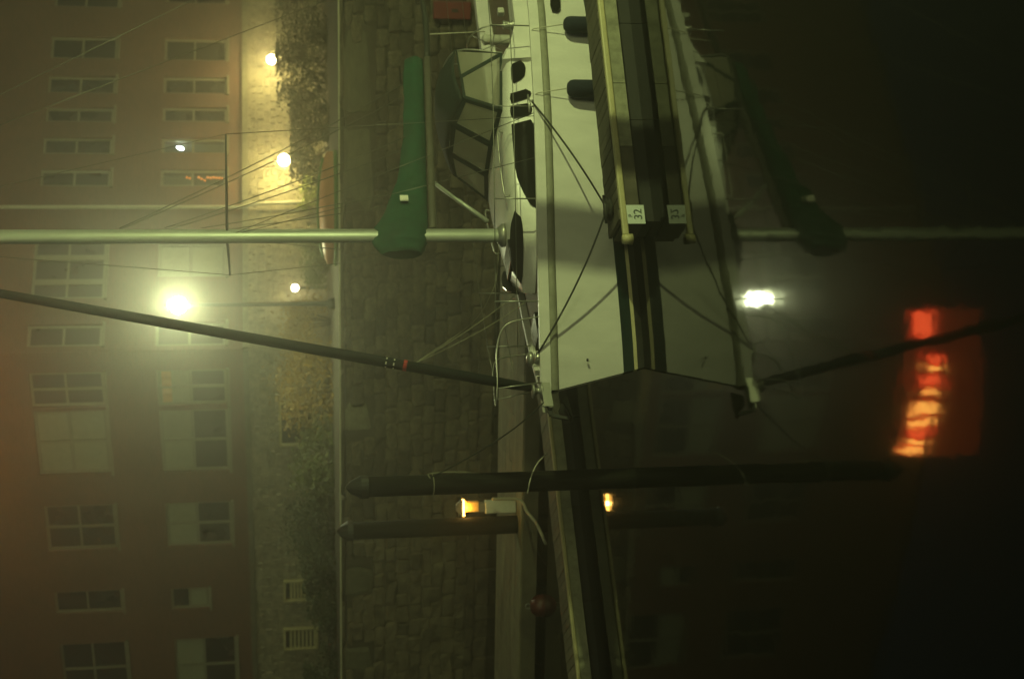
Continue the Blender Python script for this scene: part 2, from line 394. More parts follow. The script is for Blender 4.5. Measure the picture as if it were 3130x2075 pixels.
def glaze(wg, a, b_, z0, z1, row, i):
    f = MB(); fw = .075; rec = -.10
    def fb(x0, x1, za, zb_, o0=rec - .04, o1=rec + .03):
        f.hexa([wg.P(x0, o1, za), wg.P(x1, o1, za), wg.P(x1, o0, za), wg.P(x0, o0, za), wg.P(x0, o1, zb_), wg.P(x1, o1, zb_), wg.P(x1, o0, zb_), wg.P(x0, o0, zb_)])
    fb(a, a + fw, z0, z1); fb(b_ - fw, b_, z0, z1); fb(a + fw, b_ - fw, z1 - fw, z1); fb(a + fw, b_ - fw, z0, z0 + fw)
    cols = [(a + fw, b_ - fw)]; wd = b_ - a
    if row == 'U' and i == 6:                             # three lights
        c1 = a + wd * .30; c2 = a + wd * .72
        fb(c1 - .09, c1 + .09, z0 + fw, z1 - fw); fb(c2 - .09, c2 + .09, z0 + fw, z1 - fw)
        cols = [(a + fw, c1 - .09), (c1 + .09, c2 - .09), (c2 + .09, b_ - fw)]
    elif wd > .95 and not (row == 'L' and i == 6):
        c1 = (a + b_) / 2; fb(c1 - .04, c1 + .04, z0 + fw, z1 - fw); cols = [(a + fw, c1 - .04), (c1 + .04, b_ - fw)]
    zm = z0 + (z1 - z0) * .52
    for x0, x1 in cols: fb(x0, x1, zm - .03, zm + .03)
    wn = f.build('window', frame_paint, bld)
    s = MB(); s.hexa([wg.P(a - .05, .07, z0 - .07), wg.P(b_ + .05, .07, z0 - .07), wg.P(b_ + .05, .003, z0 - .07), wg.P(a - .05, .003, z0 - .07), wg.P(a - .05, .06, z0), wg.P(b_ + .05, .06, z0), wg.P(b_ + .05, .003, z0 + .01), wg.P(a - .05, .003, z0 + .01)])
    s.build('sill', frame_paint, wn)
    pale_all = row == 'L' and i in (6, )
    for x0, x1 in cols:
        for za, zb_, topp in ((z0 + fw, zm - .03, False), (zm + .03, z1 - fw, True)):
            p = MB(); p.quad(wg.P(x0, rec, za), wg.P(x1, rec, za), wg.P(x1, rec, zb_), wg.P(x0, rec, zb_))
            lit = row == 'L' and i in (4, 5)
            pl = pale_all or (row == 'L' and i in (10, 12, 8) and topp) or (row == 'L' and i == 9 and topp) or (row == 'L' and i == 11 and not topp) or (row == 'U' and i == 9)
            p.build('pane', MATS['room_glass'] if lit else pane_glass, wn)
            if pl:
                c = MB(); c.quad(wg.P(x0 + .01, rec + .012, za + .01), wg.P(x1 - .01, rec + .012, za + .01), wg.P(x1 - .01, rec + .012, zb_ - .01), wg.P(x0 + .01, rec + .012, zb_ - .01))
                c.build('blind', blind, wn)
    if row == 'L' and i == 8:
        c = MB(); xx = a + .06; st = (b_ - a - .14) / 7
        for k in range(7):
            o0_, o1_ = rec + .02 + .02 * (k % 2), rec + .02 + .02 * ((k + 1) % 2); c.quad(wg.P(xx + k * st, o0_, z1 - .38), wg.P(xx + k * st + st, o1_, z1 - .38), wg.P(xx + k * st + st, o1_, z1 - .12), wg.P(xx + k * st, o0_, z1 - .12))
        c.build('curtain', orange_cloth, wn)
    return wn
for sp_ in spec: glaze(*sp_)
# dark rooms behind the two clear windows
for i in (4, 5):
    wg, a, b_, z0, z1, row, _ = [s for s in spec if s[5] == 'L' and s[6] == i][0]
    rm = MB(); A = [wg.P(a, -TH_, z0), wg.P(b_, -TH_, z0), wg.P(b_, -TH_, z1), wg.P(a, -TH_, z1)]; B = [p - wg.n * 1.0 for p in A]
    for k in range(4): rm.quad(A[k], A[(k + 1) % 4], B[(k + 1) % 4], B[k])
    rm.quad(*B); rm.build('room_lining', blind, bld)

def wl(wg, p): return p + OB
# basement windows with louvres and a plain one, in the fieldstone base
def louvre(X0, X1, Y0, Y1, slats):
    wg = LW; a, zt = wg.hit(X0, Y0); b_, zb_ = wg.hit(X1, Y1); a, b_ = min(a, b_), max(a, b_)
    f = MB(); o0, o1 = .08, .17; fw = .07
    def fb(x0, x1, za, zc_): f.hexa([wg.P(x0, o1, za), wg.P(x1, o1, za), wg.P(x1, o0, za), wg.P(x0, o0, za), wg.P(x0, o1, zc_), wg.P(x1, o1, zc_), wg.P(x1, o0, zc_), wg.P(x0, o0, zc_)])
    fb(a, a + fw, zb_, zt); fb(b_ - fw, b_, zb_, zt); fb(a + fw, b_ - fw, zt - fw, zt); fb(a + fw, b_ - fw, zb_, zb_ + fw)
    wn = f.build('basement_window', bumper, bld)
    p = MB(); p.quad(wg.P(a + fw, .10, zb_ + fw), wg.P(b_ - fw, .09, zb_ + fw), wg.P(b_ - fw, .09, zt - fw), wg.P(a + fw, .09, zt - fw)); p.build('pane', pane_glass, wn)
    for k in range(slats):
        z = zb_ + fw + .04 + (zt - zb_ - .34) * k / max(1, slats - 1)
        s = MB(); s.hexa([wg.P(a + fw, .135, z - .035), wg.P(b_ - fw, .135, z - .035), wg.P(b_ - fw, .12, z - .035), wg.P(a + fw, .12, z - .035), wg.P(a + fw, .125, z + .035), wg.P(b_ - fw, .125, z + .035), wg.P(b_ - fw, .11, z + .035), wg.P(a + fw, .11, z + .035)])
        s.build('slat', bumper, wn)
louvre(866, 962, 1766, 1826, 7); louvre(866, 972, 1912, 1972, 7); louvre(852, 960, 1222, 1352, 0)

# drainpipe
dp = MB(); a0, zt = RW.hit(2, 640); _, zb_ = RW.hit(588, 640); _, zc1 = RW.hit(768, 640); _, zc2 = RW.hit(925, 640)
dp.tube([RW.P(a0, .11, ZTOP - .3), RW.P(a0, .11, zb_), RW.P(a0, .11, ZB + .1), RW.P(a0, .22, ZB - .15), RW.P(a0 + .04, .22, zc1), RW.P(a0 + .1, .22, zc2), RW.P(a0 + .1, .3, GZ)], .055, 10)
dp.build('drainpipe', pipe_paint, bld, True)

# ---- lit sign above the frame edge, only its reflection shows
def sign_wing(X, Y):                                    # where the mirrored ray meets the wing
    r = ray(X, Y); r = Vector((r.x, r.y, -r.z)); o = Vector((0, 0, -CAM_H))
    wg = RW if Y < 1078 else LW
    tt = (CORNER - o).dot(wg.n) / Vector((r.x, r.y, 0)).dot(wg.n); p = o + r * tt
    return p
segs = [(955, 1028, 'r', 2785, 2872), (1086, 1106, 'r', 2822, 2896), (1116, 1136, 'o', 2815, 2896), (1152, 1178, 'r', 2795, 2890), (1192, 1206, 'o', 2800, 2876), (1232, 1268, 'o', 2778, 2868), (1284, 1302, 'o', 2770, 2858), (1312, 1328, 'r', 2768, 2852), (1340, 1358, 'o', 2758, 2846), (1368, 1384, 'o', 2742, 2838)]
sg = thing('lit_sign', 'red and orange lit letter sign high on the brick building, mirrored in the water', 'sign', (-1.3, 37.4, 13.6))
SO = Vector(sg.location)
yy = 37.5
def mir(X, Y, y=37.5):
    r = ray(X, Y); tt = y / r.y; return Vector((r.x * tt, y, -(CAM_H + r.z * tt)))
bk = MB()
A, B, C_, D_ = mir(2775, 942), mir(2995, 942), mir(2990, 1392), mir(2745, 1392)
pan = [A, B, C_, D_]
for k in range(1): bk.hexa([D_ - SO, A - SO, A - SO + Vector((0, .14, 0)), D_ - SO + Vector((0, .14, 0)), C_ - SO, B - SO, B - SO + Vector((0, .14, 0)), C_ - SO + Vector((0, .14, 0))])
bk.build('backboard', glow_panel, sg)
for ya, yb, c, xa, xb in segs:
    l = MB(); xa, xb = xa + 14, xb - 12; p = [mir(xa, yb, yy - .06), mir(xa, ya, yy - .06), mir(xb, ya, yy - .06), mir(xb, yb, yy - .06)]
    l.hexa([p[0] - SO, p[1] - SO, p[1] - SO + Vector((0, .05, 0)), p[0] - SO + Vector((0, .05, 0)), p[3] - SO, p[2] - SO, p[2] - SO + Vector((0, .05, 0)), p[3] - SO + Vector((0, .05, 0))])
    l.build('letter_tube', glow_red if c == 'r' else glow_orange, sg)
br_ = MB()
for xx in (-1.9, .2, 1.9): br_.bar((xx, .14, .3), (xx, 3.4, .3), .08, .08)
br_.build('bracket', pole_paint, sg)

# ------------------------------------------------------------------ lamps
def plight(parent, loc, e, col, r=.12):
    d = bpy.data.lights.new('bulb_light', 'POINT'); d.energy = e; d.color = col; d.shadow_soft_size = r
    o = bpy.data.objects.new('bulb_light', d); COL.objects.link(o); o.parent = parent; o.location = loc
pA = at_y(545, 933, 33.8)
la = thing('street_lamp', 'tall quay lamp glaring white green in front of the brick corner', 'street lamp', (pA.x, pA.y, GZ))
hA = pA.z - GZ
o = MB(); o.lathe([(.14, 0), (.14, .12), (.075, .2), (.055, .5), (.045, hA - .3), (.09, hA - .26)], n=12); o.build('pole', pole_paint, la, True)
o = MB(); o.lathe([(.20 * math.sin(k * math.pi / 10) + .004, hA - .20 * math.cos(k * math.pi / 10)) for k in range(11)], n=20); o.build('globe', glow_green, la, True)
o = MB(); o.lathe([(.10, hA + .205), (.13, hA + .23), (.02, hA + .33)], n=12); o.build('finial', pole_paint, la, True)
plight(la, (0, -.3, hA), 900, (.90, 1.0, .52), .1)
def garden_lamp(X, Y, y, e, col, gm_, label, r):
    wg = RW if Y < 1078 else LW; a_, _ = wg.hit(X, Y); yw = (CORNER + wg.d * a_).y; p = at_y(X, Y, yw - y); l = thing('garden_lamp', label, 'lamp', (p.x, p.y, GZ), group=None); h = p.z - GZ
    o = MB(); o.lathe([(.10, 0), (.10, .05), (.045, .09), (.04, h - r - .02), (.09, h - r)], n=10); o.build('post', pole_paint, l, True)
    o = MB(); o.lathe([(r * math.sin(k * math.pi / 10) + .004, h - r * math.cos(k * math.pi / 10)) for k in range(11)], n=18); o.build('globe', gm_, l, True)
    o = MB(); o.lathe([(r * .35, h + r + .004), (r * .4, h + r + .02), (.02, h + r + .06)], n=12); o.build('cap', pole_paint, l, True)
    plight(l, (0, 0, h + r * .1), e, col, r * 1.35)
garden_lamp(868, 490, 1.3, 700, (1.0, .80, .27), glow_amber, 'brightest low yellow lamp above the orange kayak', .18)
garden_lamp(830, 183, 1.25, 540, (1.0, .81, .29), glow_amber, 'low yellow lamp before the fieldstone wall behind the hedge', .15)
garden_lamp(902, 880, .8, 60, (1.0, .84, .38), glow_small, 'smallest path lamp shining beside the street lamp pole', .10)

# dock lamp on its own piling, to the right of the picture: it lights the hull and throws the post's shadow
dl = thing('dock_lamp', 'tall greenish dock lamp on a steel pole beyond the picture edge, lighting the hull', 'lamp', (13.2, 10.9, 0))
o = MB(); o.lathe([(.11, -1.2), (.11, .6), (.06, .8), (.05, 4.70)], n=12); o.build('pole', pole_paint, dl, True)
o = MB(); o.lathe([(.06, 4.705), (.14, 4.78), (.16, 4.95), (.12, 5.08)], n=14); o.build('globe', glow_green, dl, True)
o = MB(); o.lathe([(.24, 5.085), (.22, 5.12), (.03, 5.22)], n=14); o.build('hood', pole_paint, dl, True)
plight(dl, (-.22, .14, 4.93), 4500, (.84, 1.0, .37), .11)

# lamp and beads inside the lower windows
wg, a, b_, z0, z1 = [s for s in spec if s[5] == 'L' and s[6] == 4][0][:5]
wg_p, zz = wg.hit(550, 441)
pl = thing('pendant_lamp', 'small cool white pendant lamp glowing inside a narrow lower window', 'lamp', tuple(wg.P(wg_p, -.2, zz) + OB))
o = MB(); o.lathe([(.01, -.11), (.04, -.08), (.055, 0), (.045, .08), (.01, .12)], n=12)
ob = o.build('globe', glow_cool, pl, True); ob.rotation_euler = (0, math.radians(18), 0)
o = MB(); o.tube([(0, 0, .12), (0, 0, z1 - zz + .1)], .006, 6); o.build('cord', pole_paint, pl)
plight(pl, (0, -.05, -.02), 6, (.7, 1.0, .75), .05)
wg, a, b_, z0, z1 = [s for s in spec if s[5] == 'L' and s[6] == 5][0][:5]
bead = thing('bead_string', 'string of orange lights hanging inside the narrow lower window', 'string lights', tuple(wg.P((a + b_) / 2, -.06, z0) + OB))
o = MB(); o.tube([(0, 0, .0), (0, 0, z1 - z0)], .006, 6); o.build('cord', pole_paint, bead)
r = random.Random(5)
for k in range(13):
    if k in (9, 10): continue
    o = MB(); o.lathe([(.012, -.035), (.04, 0), (.012, .035)], (r.uniform(-.05, .05), 0, .12 + k * .085), 8); o.build('bulb', glow_bead, bead, True)

# ------------------------------------------------------------------ planting
def bush(name, label, c, size, n, mt, cat='shrub', leaf=.09, boxy=False, seed=1, group=None):
    r = random.Random(seed); t_ = thing(name, label, cat, c, 0, group); f = MB(); cl = []
    for k in range(max(6, int(n / 120))):
        if boxy: cl.append(Vector((r.uniform(-.5, .5), r.uniform(-.5, .5), r.uniform(.05, .95))))
        else:
            th, ph, rr = r.uniform(0, 6.28), r.uniform(0, 1.0), r.uniform(.3, .5)
            cl.append(Vector((rr * math.cos(th) * math.cos(ph), rr * math.sin(th) * math.cos(ph), .12 + .82 * math.sin(ph) * r.uniform(.6, 1))))
    for k in range(n):
        b0 = r.choice(cl); p = Vector((b0.x * size[0], b0.y * size[1], b0.z * size[2])) + Vector((r.gauss(0, 1), r.gauss(0, 1), r.gauss(0, 1))) * min(size) * .17
        if boxy: p.z = min(p.z, size[2] * (1.0 + .02 * r.random()))
        p.z = max(p.z, .03)
        u = Vector((r.uniform(-1, 1), r.uniform(-1, 1), r.uniform(-.6, .9))).normalized(); v = u.orthogonal().normalized(); L = leaf * r.uniform(.6, 1.3)
        f.poly([p - u * L * .1, p + u * L * .45 + v * L * .28, p + u * L, p + u * L * .45 - v * L * .28])
    f.build('foliage', mt, t_)
    s = MB()
    for k in range(7):
        b0 = cl[k % len(cl)]; s.tube([(b0.x * size[0] * .25, b0.y * size[1] * .25, 0), (b0.x * size[0] * .6, b0.y * size[1] * .6, b0.z * size[2] * .5), (b0.x * size[0], b0.y * size[1], b0.z * size[2])], [.025, .016, .008], 5)
    s.build('stem', twig, t_)
    return t_
def gp(Y, y): p = at_y(1000, Y, y); return (p.x, y, GZ)
p0 = gp(-40, 36.5); p1 = gp(300, 36.0); p2 = gp(560, 36)
bush('hedge', 'dark clipped hedge in front of the lit wall at the picture edge', ((p0[0] + p1[0]) / 2, 36.4, GZ), (abs(p0[0] - p1[0]), 1.2, 1.28), 5200, leaf_dark, 'hedge', .10, True, 2)
bush('hedge', 'lower dark hedge between the yellow lamp and the quay edge', ((p1[0] + p2[0]) / 2, 36.0, GZ), (abs(p1[0] - p2[0]) * 1.0, 1.0, .95), 3200, leaf_dark, 'hedge', .10, True, 3)
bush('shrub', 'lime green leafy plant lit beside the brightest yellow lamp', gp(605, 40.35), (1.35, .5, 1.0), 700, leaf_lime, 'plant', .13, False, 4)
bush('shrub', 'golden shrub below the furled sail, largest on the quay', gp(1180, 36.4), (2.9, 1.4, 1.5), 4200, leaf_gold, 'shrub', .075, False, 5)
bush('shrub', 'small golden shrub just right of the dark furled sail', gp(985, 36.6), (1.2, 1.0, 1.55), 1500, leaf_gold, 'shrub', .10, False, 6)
bush('shrub', 'dull green shrub left of the large golden shrub', gp(1400, 36.2), (2.0, 1.2, 1.15), 2400, leaf_mid, 'shrub', .10, False, 7)
bush('shrub', 'dark rounded shrub behind the tops of the two pilings', gp(1610, 36.2), (1.6, 1.2, 1.35), 2200, leaf_dark, 'shrub', .10, False, 8)
bush('hedge', 'dark square hedge below the slatted basement windows', (gp(1880, 36)[0], 36, GZ), (3.8, 1.1, .82), 3400, leaf_dark, 'hedge', .10, True, 9)
bush('shrub', 'dull shrub on the quay between street lamp and golden shrub', gp(790, 36.2), (1.4, .9, .8), 1500, leaf_mid, 'shrub', .10, False, 11)

# upturned kayak on the quay edge
k0 = at_y(1012, 463, 30.4); k1 = at_y(1012, 808, 31.2); kd = (k1 - k0); L = kd.length; kd.normalize()
ky = thing('kayak', 'orange kayak with green rim lying on the quay edge behind the mast', 'kayak', (k0.x, k0.y, GZ), math.atan2(kd.y, kd.x))
def kring(u, zlo, zhi, wmax, n=12):
    prof = max(0.03, math.sin(math.pi * min(1, max(0, u))) ** .55); wv = wmax * prof
    zc_ = .06 * (1 - prof); zl, zh = zlo + zc_, zlo + (zhi - zlo) * (.5 + .5 * prof)
    return [(u * L, wv * math.cos(math.pi * k / (n - 1)), zl + (zh - zl) * math.sin(math.pi * k / (n - 1))) for k in range(n)]
o = MB(); o.grid([kring(i / 16, .06, .44, .36) for i in range(17)]); o.build('hull', kayak_orange, ky, True)
o = MB()
for sgn in (-1, 1): o.tube([(i / 16 * L, sgn * .345 * max(.03, math.sin(math.pi * i / 16) ** .55), .075) for i in range(17)], .05, 6)
o.build('rim', kayak_green, ky, True)
o = MB(); o.tube([(i / 16 * L, 0, .06 + .38 * (.5 + .5 * max(.03, math.sin(math.pi * i / 16) ** .55)) + .012) for i in range(1, 16)], .04, 6); o.build('keel', kayak_green, ky, True)
# bricks it sits on are the quay itself: the rim touches the paving
ky.location.z = GZ + .03 - .055 + .03

# ------------------------------------------------------------------ docks
def plank_row(parent, P0, P1, wv, z, n, mt, th=.045, gap=.012):
    """n planks laid across, from P0 to P1 (near edge), wv = vector to the far edge"""
    P0, P1 = Vector(P0), Vector(P1); d = (P1 - P0) / n; dn = d.normalized(); base = Vector(parent.location); wn = wv.normalized()
    me = None; var = []
    for k in range(4):
        r = random.Random(k); o = MB(); o.box((0, 0, 0), (d.length - gap, wv.length * (1 + .02 * (k % 2)), th)); mm = o.mesh('plank', mt); var.append(mm)
    for k in range(n):
        c = P0 + d * (k + .5) + wv / 2; c.z = z - th / 2 + random.uniform(-.004, .004)
        X = dn; Z = Vector((0, 0, 1)); Yv = wn
        mw = Matrix.Translation(c - base) @ Matrix(((X.x, Yv.x, 0), (X.y, Yv.y, 0), (0, 0, 1))).to_4x4()
        link_mesh('plank', random.choice(var), parent, mw)
# near finger dock with number plate
ZD = .48
fn0 = at_z(1893, 672, ZD); fn1 = at_z(1821, 0, ZD); fd = (fn1 - fn0).normalized(); fwv = Vector((-fd.y, fd.x, 0)) * .62
fn1 = fn0 + fd * 7.5
fdk = thing('finger_dock', 'narrow finger dock with pale bumper and number plate in front of the sailboat hull', 'dock', (fn0.x, fn0.y, 0), 0)
B0 = Vector((fn0.x, fn0.y, 0))
plank_row(fdk, fn0, fn1, fwv, ZD, 50, dock_dark)
nf = Vector((fd.y, -fd.x, 0))
o = MB(); o.bar(fn0 - B0 - fd * .25 + nf * .05 + Vector((0, 0, -.05)), fn1 - B0 + nf * .05 + Vector((0, 0, -.05)), .07, .085); o.build('bumper', bumper, fdk, bevel=.02)
o = MB(); o.tube([fn0 - B0 + nf * .05 - fd * .30 + Vector((0, 0, -.13)), fn0 - B0 + nf * .05 - fd * .30 + Vector((0, 0, .0))], [.075, .06], 10); o.build('end_bumper', bumper, fdk, True)
seg = 7.5
for k, (s0, s1, mt) in enumerate(((.0, 1.05, dock_dark), (1.05, 2.0, fascia_wood), (2.0, 4.2, fascia_wood), (4.2, 7.5, fascia_wood))):
    o = MB(); o.bar(fn0 - B0 + fd * (s0 + .005) + nf * .022 + Vector((0, 0, -.185)), fn0 - B0 + fd * (s1 - .005) + nf * .022 + Vector((0, 0, -.185)), .035, .18); o.build('fascia_board', mt, fdk)
o = MB(); o.bar(fn0 - B0 - fd * .02 + Vector((0, 0, -.20)), fn0 - B0 - fd * .02 + fwv + Vector((0, 0, -.20)), .035, .26); o.build('end_board', dock_dark, fdk)
for s0 in (.75, 2.25, 3.75, 5.25, 6.75):
    o = MB(); c = fn0 - B0 + fd * s0 + fwv * .5 + Vector((0, 0, -.30)); o.box(c, (1.49, .50, .48), (fd, fwv.normalized(), Vector((0, 0, 1)))); o.build('float_block', cone_cap, fdk)
# cleat
def cleat(parent, c, d, mt=None, k=1.0):
    o = MB(); d = Vector(d).normalized(); c = Vector(c)
    o.tube([c - d * .05 * k, c - d * .05 * k + Vector((0, 0, .07 * k))], .018 * k, 6); o.tube([c + d * .05 * k, c + d * .05 * k + Vector((0, 0, .07 * k))], .018 * k, 6)
    o.tube([c - d * .16 * k + Vector((0, 0, .085 * k)), c + Vector((0, 0, .075 * k)), c + d * .16 * k + Vector((0, 0, .085 * k))], [.014 * k, .026 * k, .014 * k], 8)
    o.build('cleat', mt or cone_cap, parent, True)
cl0 = at_z(1868, 640, ZD + .02); cleat(fdk, Vector((cl0.x, cl0.y, ZD)) - B0, fd, cone_cap, 1.25)
o = MB(); cc = Vector((cl0.x, cl0.y, ZD + .012)) - B0
o.tube([cc + Vector((math.cos(a_) * (.13 + .015 * math.sin(a_ * 3)), math.sin(a_) * .09, .05 + .03 * math.sin(a_ * 1.7))) for a_ in [i * .5 for i in range(38)]], .022, 6); o.build('rope_coil', black_rope, fdk, True)
# number plate
pa, pb = at_z(2016, 637, 0), at_z(2016, 698, 0)
s_mid = ((at_z(1893, 667, ZD) - fn0)).dot(fd)
pc = fn0 + fd * (s_mid + .02) + nf * .075 + Vector((0, 0, .275 - ZD))
pd_ = fd
o = MB(); o.box(pc - B0, (.265, .015, .235), (pd_, -nf, Vector((0, 0, 1)))); plate = o.build('number_plate', sign_white, fdk)
def text(body, size, c, parent, mt, name):
    cu = bpy.data.curves.new('t', 'FONT'); cu.body = body; cu.size = size; cu.align_x = 'CENTER'; cu.align_y = 'CENTER'; cu.extrude = .002
    to = bpy.data.objects.new('t', cu); COL.objects.link(to); bpy.context.view_layer.update()
    me = bpy.data.meshes.new_from_object(to.evaluated_get(bpy.context.evaluated_depsgraph_get())); bpy.data.objects.remove(to)
    me.materials.clear(); me.materials.append(mt)
    R = Matrix(((pd_.x, 0, nf.x), (pd_.y, 0, nf.y), (0, 1, 0))).to_4x4()
    link_mesh(name, me, parent, Matrix.Translation(c) @ R)
text('32', .155, pc - B0 + nf * .0105 + Vector((0, 0, -.032)), plate, sign_ink, 'number')
text('P', .075, pc - B0 + nf * .0105 + Vector((0, 0, .072)) - pd_ * .02, plate, sign_ink, 'letter')

# left finger dock, beyond the bow
ln0 = at_z(1672, 1270, .4) + Vector((0, 0, 0)); ln1 = at_z(1742, 1900, .4); ld = (ln1 - ln0).normalized(); lw_ = Vector((ld.y, -ld.x, 0)); lw_ = lw_ if lw_.y > 0 else -lw_
ln0 = ln0 - ld * 1.6
ldk = thing('finger_dock', 'narrow dark finger dock left of the bow running behind the near piling', 'dock', (ln0.x, ln0.y, 0))
B1 = Vector((ln0.x, ln0.y, 0)); ln1 = ln0 + ld * 9.5
plank_row(ldk, ln0, ln1, lw_ * .62, .4, 62, dock_wood)
o = MB(); o.bar(ln0 - B1 - lw_ * .04 + Vector((0, 0, -.03)), ln1 - B1 - lw_ * .04 + Vector((0, 0, -.03)), .07, .06); o.build('bumper', bumper, ldk, bevel=.015)
o = MB(); o.bar(ln0 - B1 - lw_ * .02 + Vector((0, 0, -.15)), ln1 - B1 - lw_ * .02 + Vector((0, 0, -.15)), .035, .17); o.build('fascia_board', fascia_wood, ldk)
for s0 in (.8, 2.4, 4.0, 5.6, 7.2, 8.8):
    o = MB(); o.box(ln0 - B1 + ld * s0 + lw_ * .31 + Vector((0, 0, -.25)), (1.59, .46, .38), (ld, lw_, Vector((0, 0, 1)))); o.build('float_block', cone_cap, ldk)

# main dock with lengthwise boards
mn0 = at_z(1600, 1290, .4); mn1 = at_z(1585, 2075, .4); md = (mn0 - mn1).normalized(); mw_ = Vector((-md.y, md.x, 0)); mw_ = mw_ if mw_.y > 0 else -mw_
mst = mn1 - md * 3.0; MLEN = 15.0
mdk = thing('main_dock', 'pale plank walkway dock along the granite wall behind the pilings', 'dock', (mst.x, mst.y, 0)); B2 = Vector((mst.x, mst.y, 0))
WD = 2.9; rows = 12; bwid = WD / rows
bl = []
for k in range(3):
    o = MB(); o.box((0, 0, 0), (2.99, bwid - .014, .05)); bl.append(o.mesh('plank', dock_wood))
for i in range(rows):
    s0 = -(i % 3) * 1.0
    while s0 < MLEN:
        c = mst + md * (s0 + 1.5) + mw_ * (bwid * (i + .5)); c.z = .375 + random.uniform(-.004, .004)
        link_mesh('plank', random.choice(bl), mdk, Matrix.Translation(c - B2) @ Matrix(((md.x, mw_.x, 0), (md.y, mw_.y, 0), (0, 0, 1))).to_4x4()); s0 += 3.0
o = MB(); o.bar(mst - B2 - md * 2 - mw_ * .03 + Vector((0, 0, -.16)), mst - B2 + md * (MLEN + 2) - mw_ * .03 + Vector((0, 0, -.16)), .05, .28); o.build('fascia_board', dock_dark, mdk)
for s0 in (0.5, 4, 7.5, 11, 14):
    o = MB(); o.box(mst - B2 + md * s0 + mw_ * 1.45 + Vector((0, 0, -.24)), (1.6, 2.5, .36), (md, mw_, Vector((0, 0, 1)))); o.build('float_block', cone_cap, mdk)

# pilings
def piling(x, y, ztop, r, label, extra=None):
    p = thing('piling', label, 'piling', (x, y, 0), 0, 'dock pilings')
    o = MB(); o.lathe([(r, -.8), (r * 1.01, .4), (r * .98, ztop * .6), (r * .97, ztop - .28)], n=18); o.build('post', pile_wood, p, True)
    o = MB(); o.lathe([(r * 1.12, ztop - .30), (r * 1.12, ztop - .20), (r * .6, ztop - .06), (.02, ztop)], n=18); o.build('cap', cone_cap, p)
    return p
pl1 = piling(-1.96, 18.65, 4.0, .142, 'nearer green black piling with rope around it, left of the bow')
pl2 = piling(-3.56, 26.1, 3.84, .172, 'farther dark piling at the main dock beside the lit pedestal')
pl3 = piling(6.75, 15.0, 4.3, .20, 'dark piling beyond the picture edge whose shadow crosses the hull')
# thin pale rope hanging down the near piling
zloop = at_y(1320, 1458, 18.6).z; zlo = at_y(1442, 1458, 18.6).z
o = MB(); o.tube(curve_pts([(.10, -.12, zloop + .03), (.15, -.06, zloop + .05), (.162, -.03, zloop - .05), (.165, -.02, (zloop + zlo) / 2), (.158, -.04, zlo)], 6), .009, 6)
o.tube([(.155 * math.cos(a_), .155 * math.sin(a_), zloop + .02 * math.sin(a_)) for a_ in [i * math.pi / 12 for i in range(25)]], .008, 6)
o.build('rope_loop', MATS['dim_rope'], pl1, True)

# power pedestal
pp = at_z(1575, 1545, .4)
ped = thing('power_pedestal', 'white dock power pedestal with glowing amber strip between two pilings', 'pedestal', (pp.x, pp.y, .4), 0)
hL = at_y(1412, 1545, pp.y).z - .4
o = MB(); o.box((0, 0, .30), (.25, .2, .60)); o.build('body', post_white, ped, bevel=.02)
o = MB(); o.box((.0, 0, .66), (.19, .16, .115)); o.build('neck', grey_metal, ped, bevel=.01)
o = MB(); o.box((.02, 0, .85), (.20, .18, .26)); o.build('lens', glow_lens, ped, bevel=.02)
o = MB(); o.box((0.0, -.01, hL - .02), (.31, .20, .035)); o.build('light_strip', glow_strip, ped)
o = MB(); o.hexa([(-.16, -.12, hL + .002), (.16, -.12, hL + .002), (.16, .12, hL + .002), (-.16, .12, hL + .002), (-.06, -.05, hL + .12), (.06, -.05, hL + .12), (.06, .05, hL + .12), (-.06, .05, hL + .12)]); o.build('hood', grey_metal, ped)
o = MB(); o.box((0, 0, (hL - .035 + .98) / 2 - .0), (.15, .12, max(.01, hL - .04 - .985))); o.build('lens', glow_lens2, ped)
plight(ped, (0, -.16, hL - .06), 5, (1.0, .6, .14), .05)
# shore cable from the pedestal to the left finger
c0 = pp + Vector((.05, -.12, .05)); 
cab = MB(); e1 = at_z(1700, 1390, .42)
cab.tube(curve_pts([at_y(1505, 1524, 25.9), at_y(1587, 1528, 25.5), at_y(1612, 1565, 25.0), at_y(1640, 1600, 24.2), at_z(1668, 1660, .43)], 8), .03, 7)
tag(cab.build('shore_cable', MATS['dim_rope'], None, True), 'thick dull cable drooping from the white dock pedestal toward the finger dock', 'cable')

# red mooring buoy between the docks, red cabinet on the wall
o = MB(); bz = .12; by_ = at_z(1660, 1850, 0)
bu = thing('mooring_buoy', 'dull red round buoy floating between the two left docks', 'buoy', (by_.x, by_.y, 0))
o.lathe([(.05, -.2), (.17, -.12), (.22, .02), (.20, .13), (.13, .22), (.05, .25)], n=18); o.build('ball', red_plastic, bu, True)
o = MB(); o.tube([(.05 * math.cos(a_), 0, .29 + .05 * math.sin(a_)) for a_ in [i * math.pi / 6 for i in range(13)]], .012, 6); o.build('ring', grey_metal, bu, True)
rc = at_y(1375, 45, 29.35)
cb = thing('red_cabinet', 'red safety cabinet fixed on the granite wall above the boat stern', 'cabinet', (rc.x, rc.y - .36, rc.z), math.atan2(-qd.y, -qd.x))
o = MB(); o.box((0, 0, 0), (.37, .2, .80)); o.build('case', red_paint, cb, bevel=.02)
o = MB(); o.box((0, -.105, 0), (.32, .012, .74)); dr = o.build('door', red_paint, cb)
o = MB(); o.box((.0, -.115, -.05), (.07, .02, .14)); o.build('handle', cone_cap, dr)
rt_ = (Q0 - Vector((rc.x, rc.y, 0)))

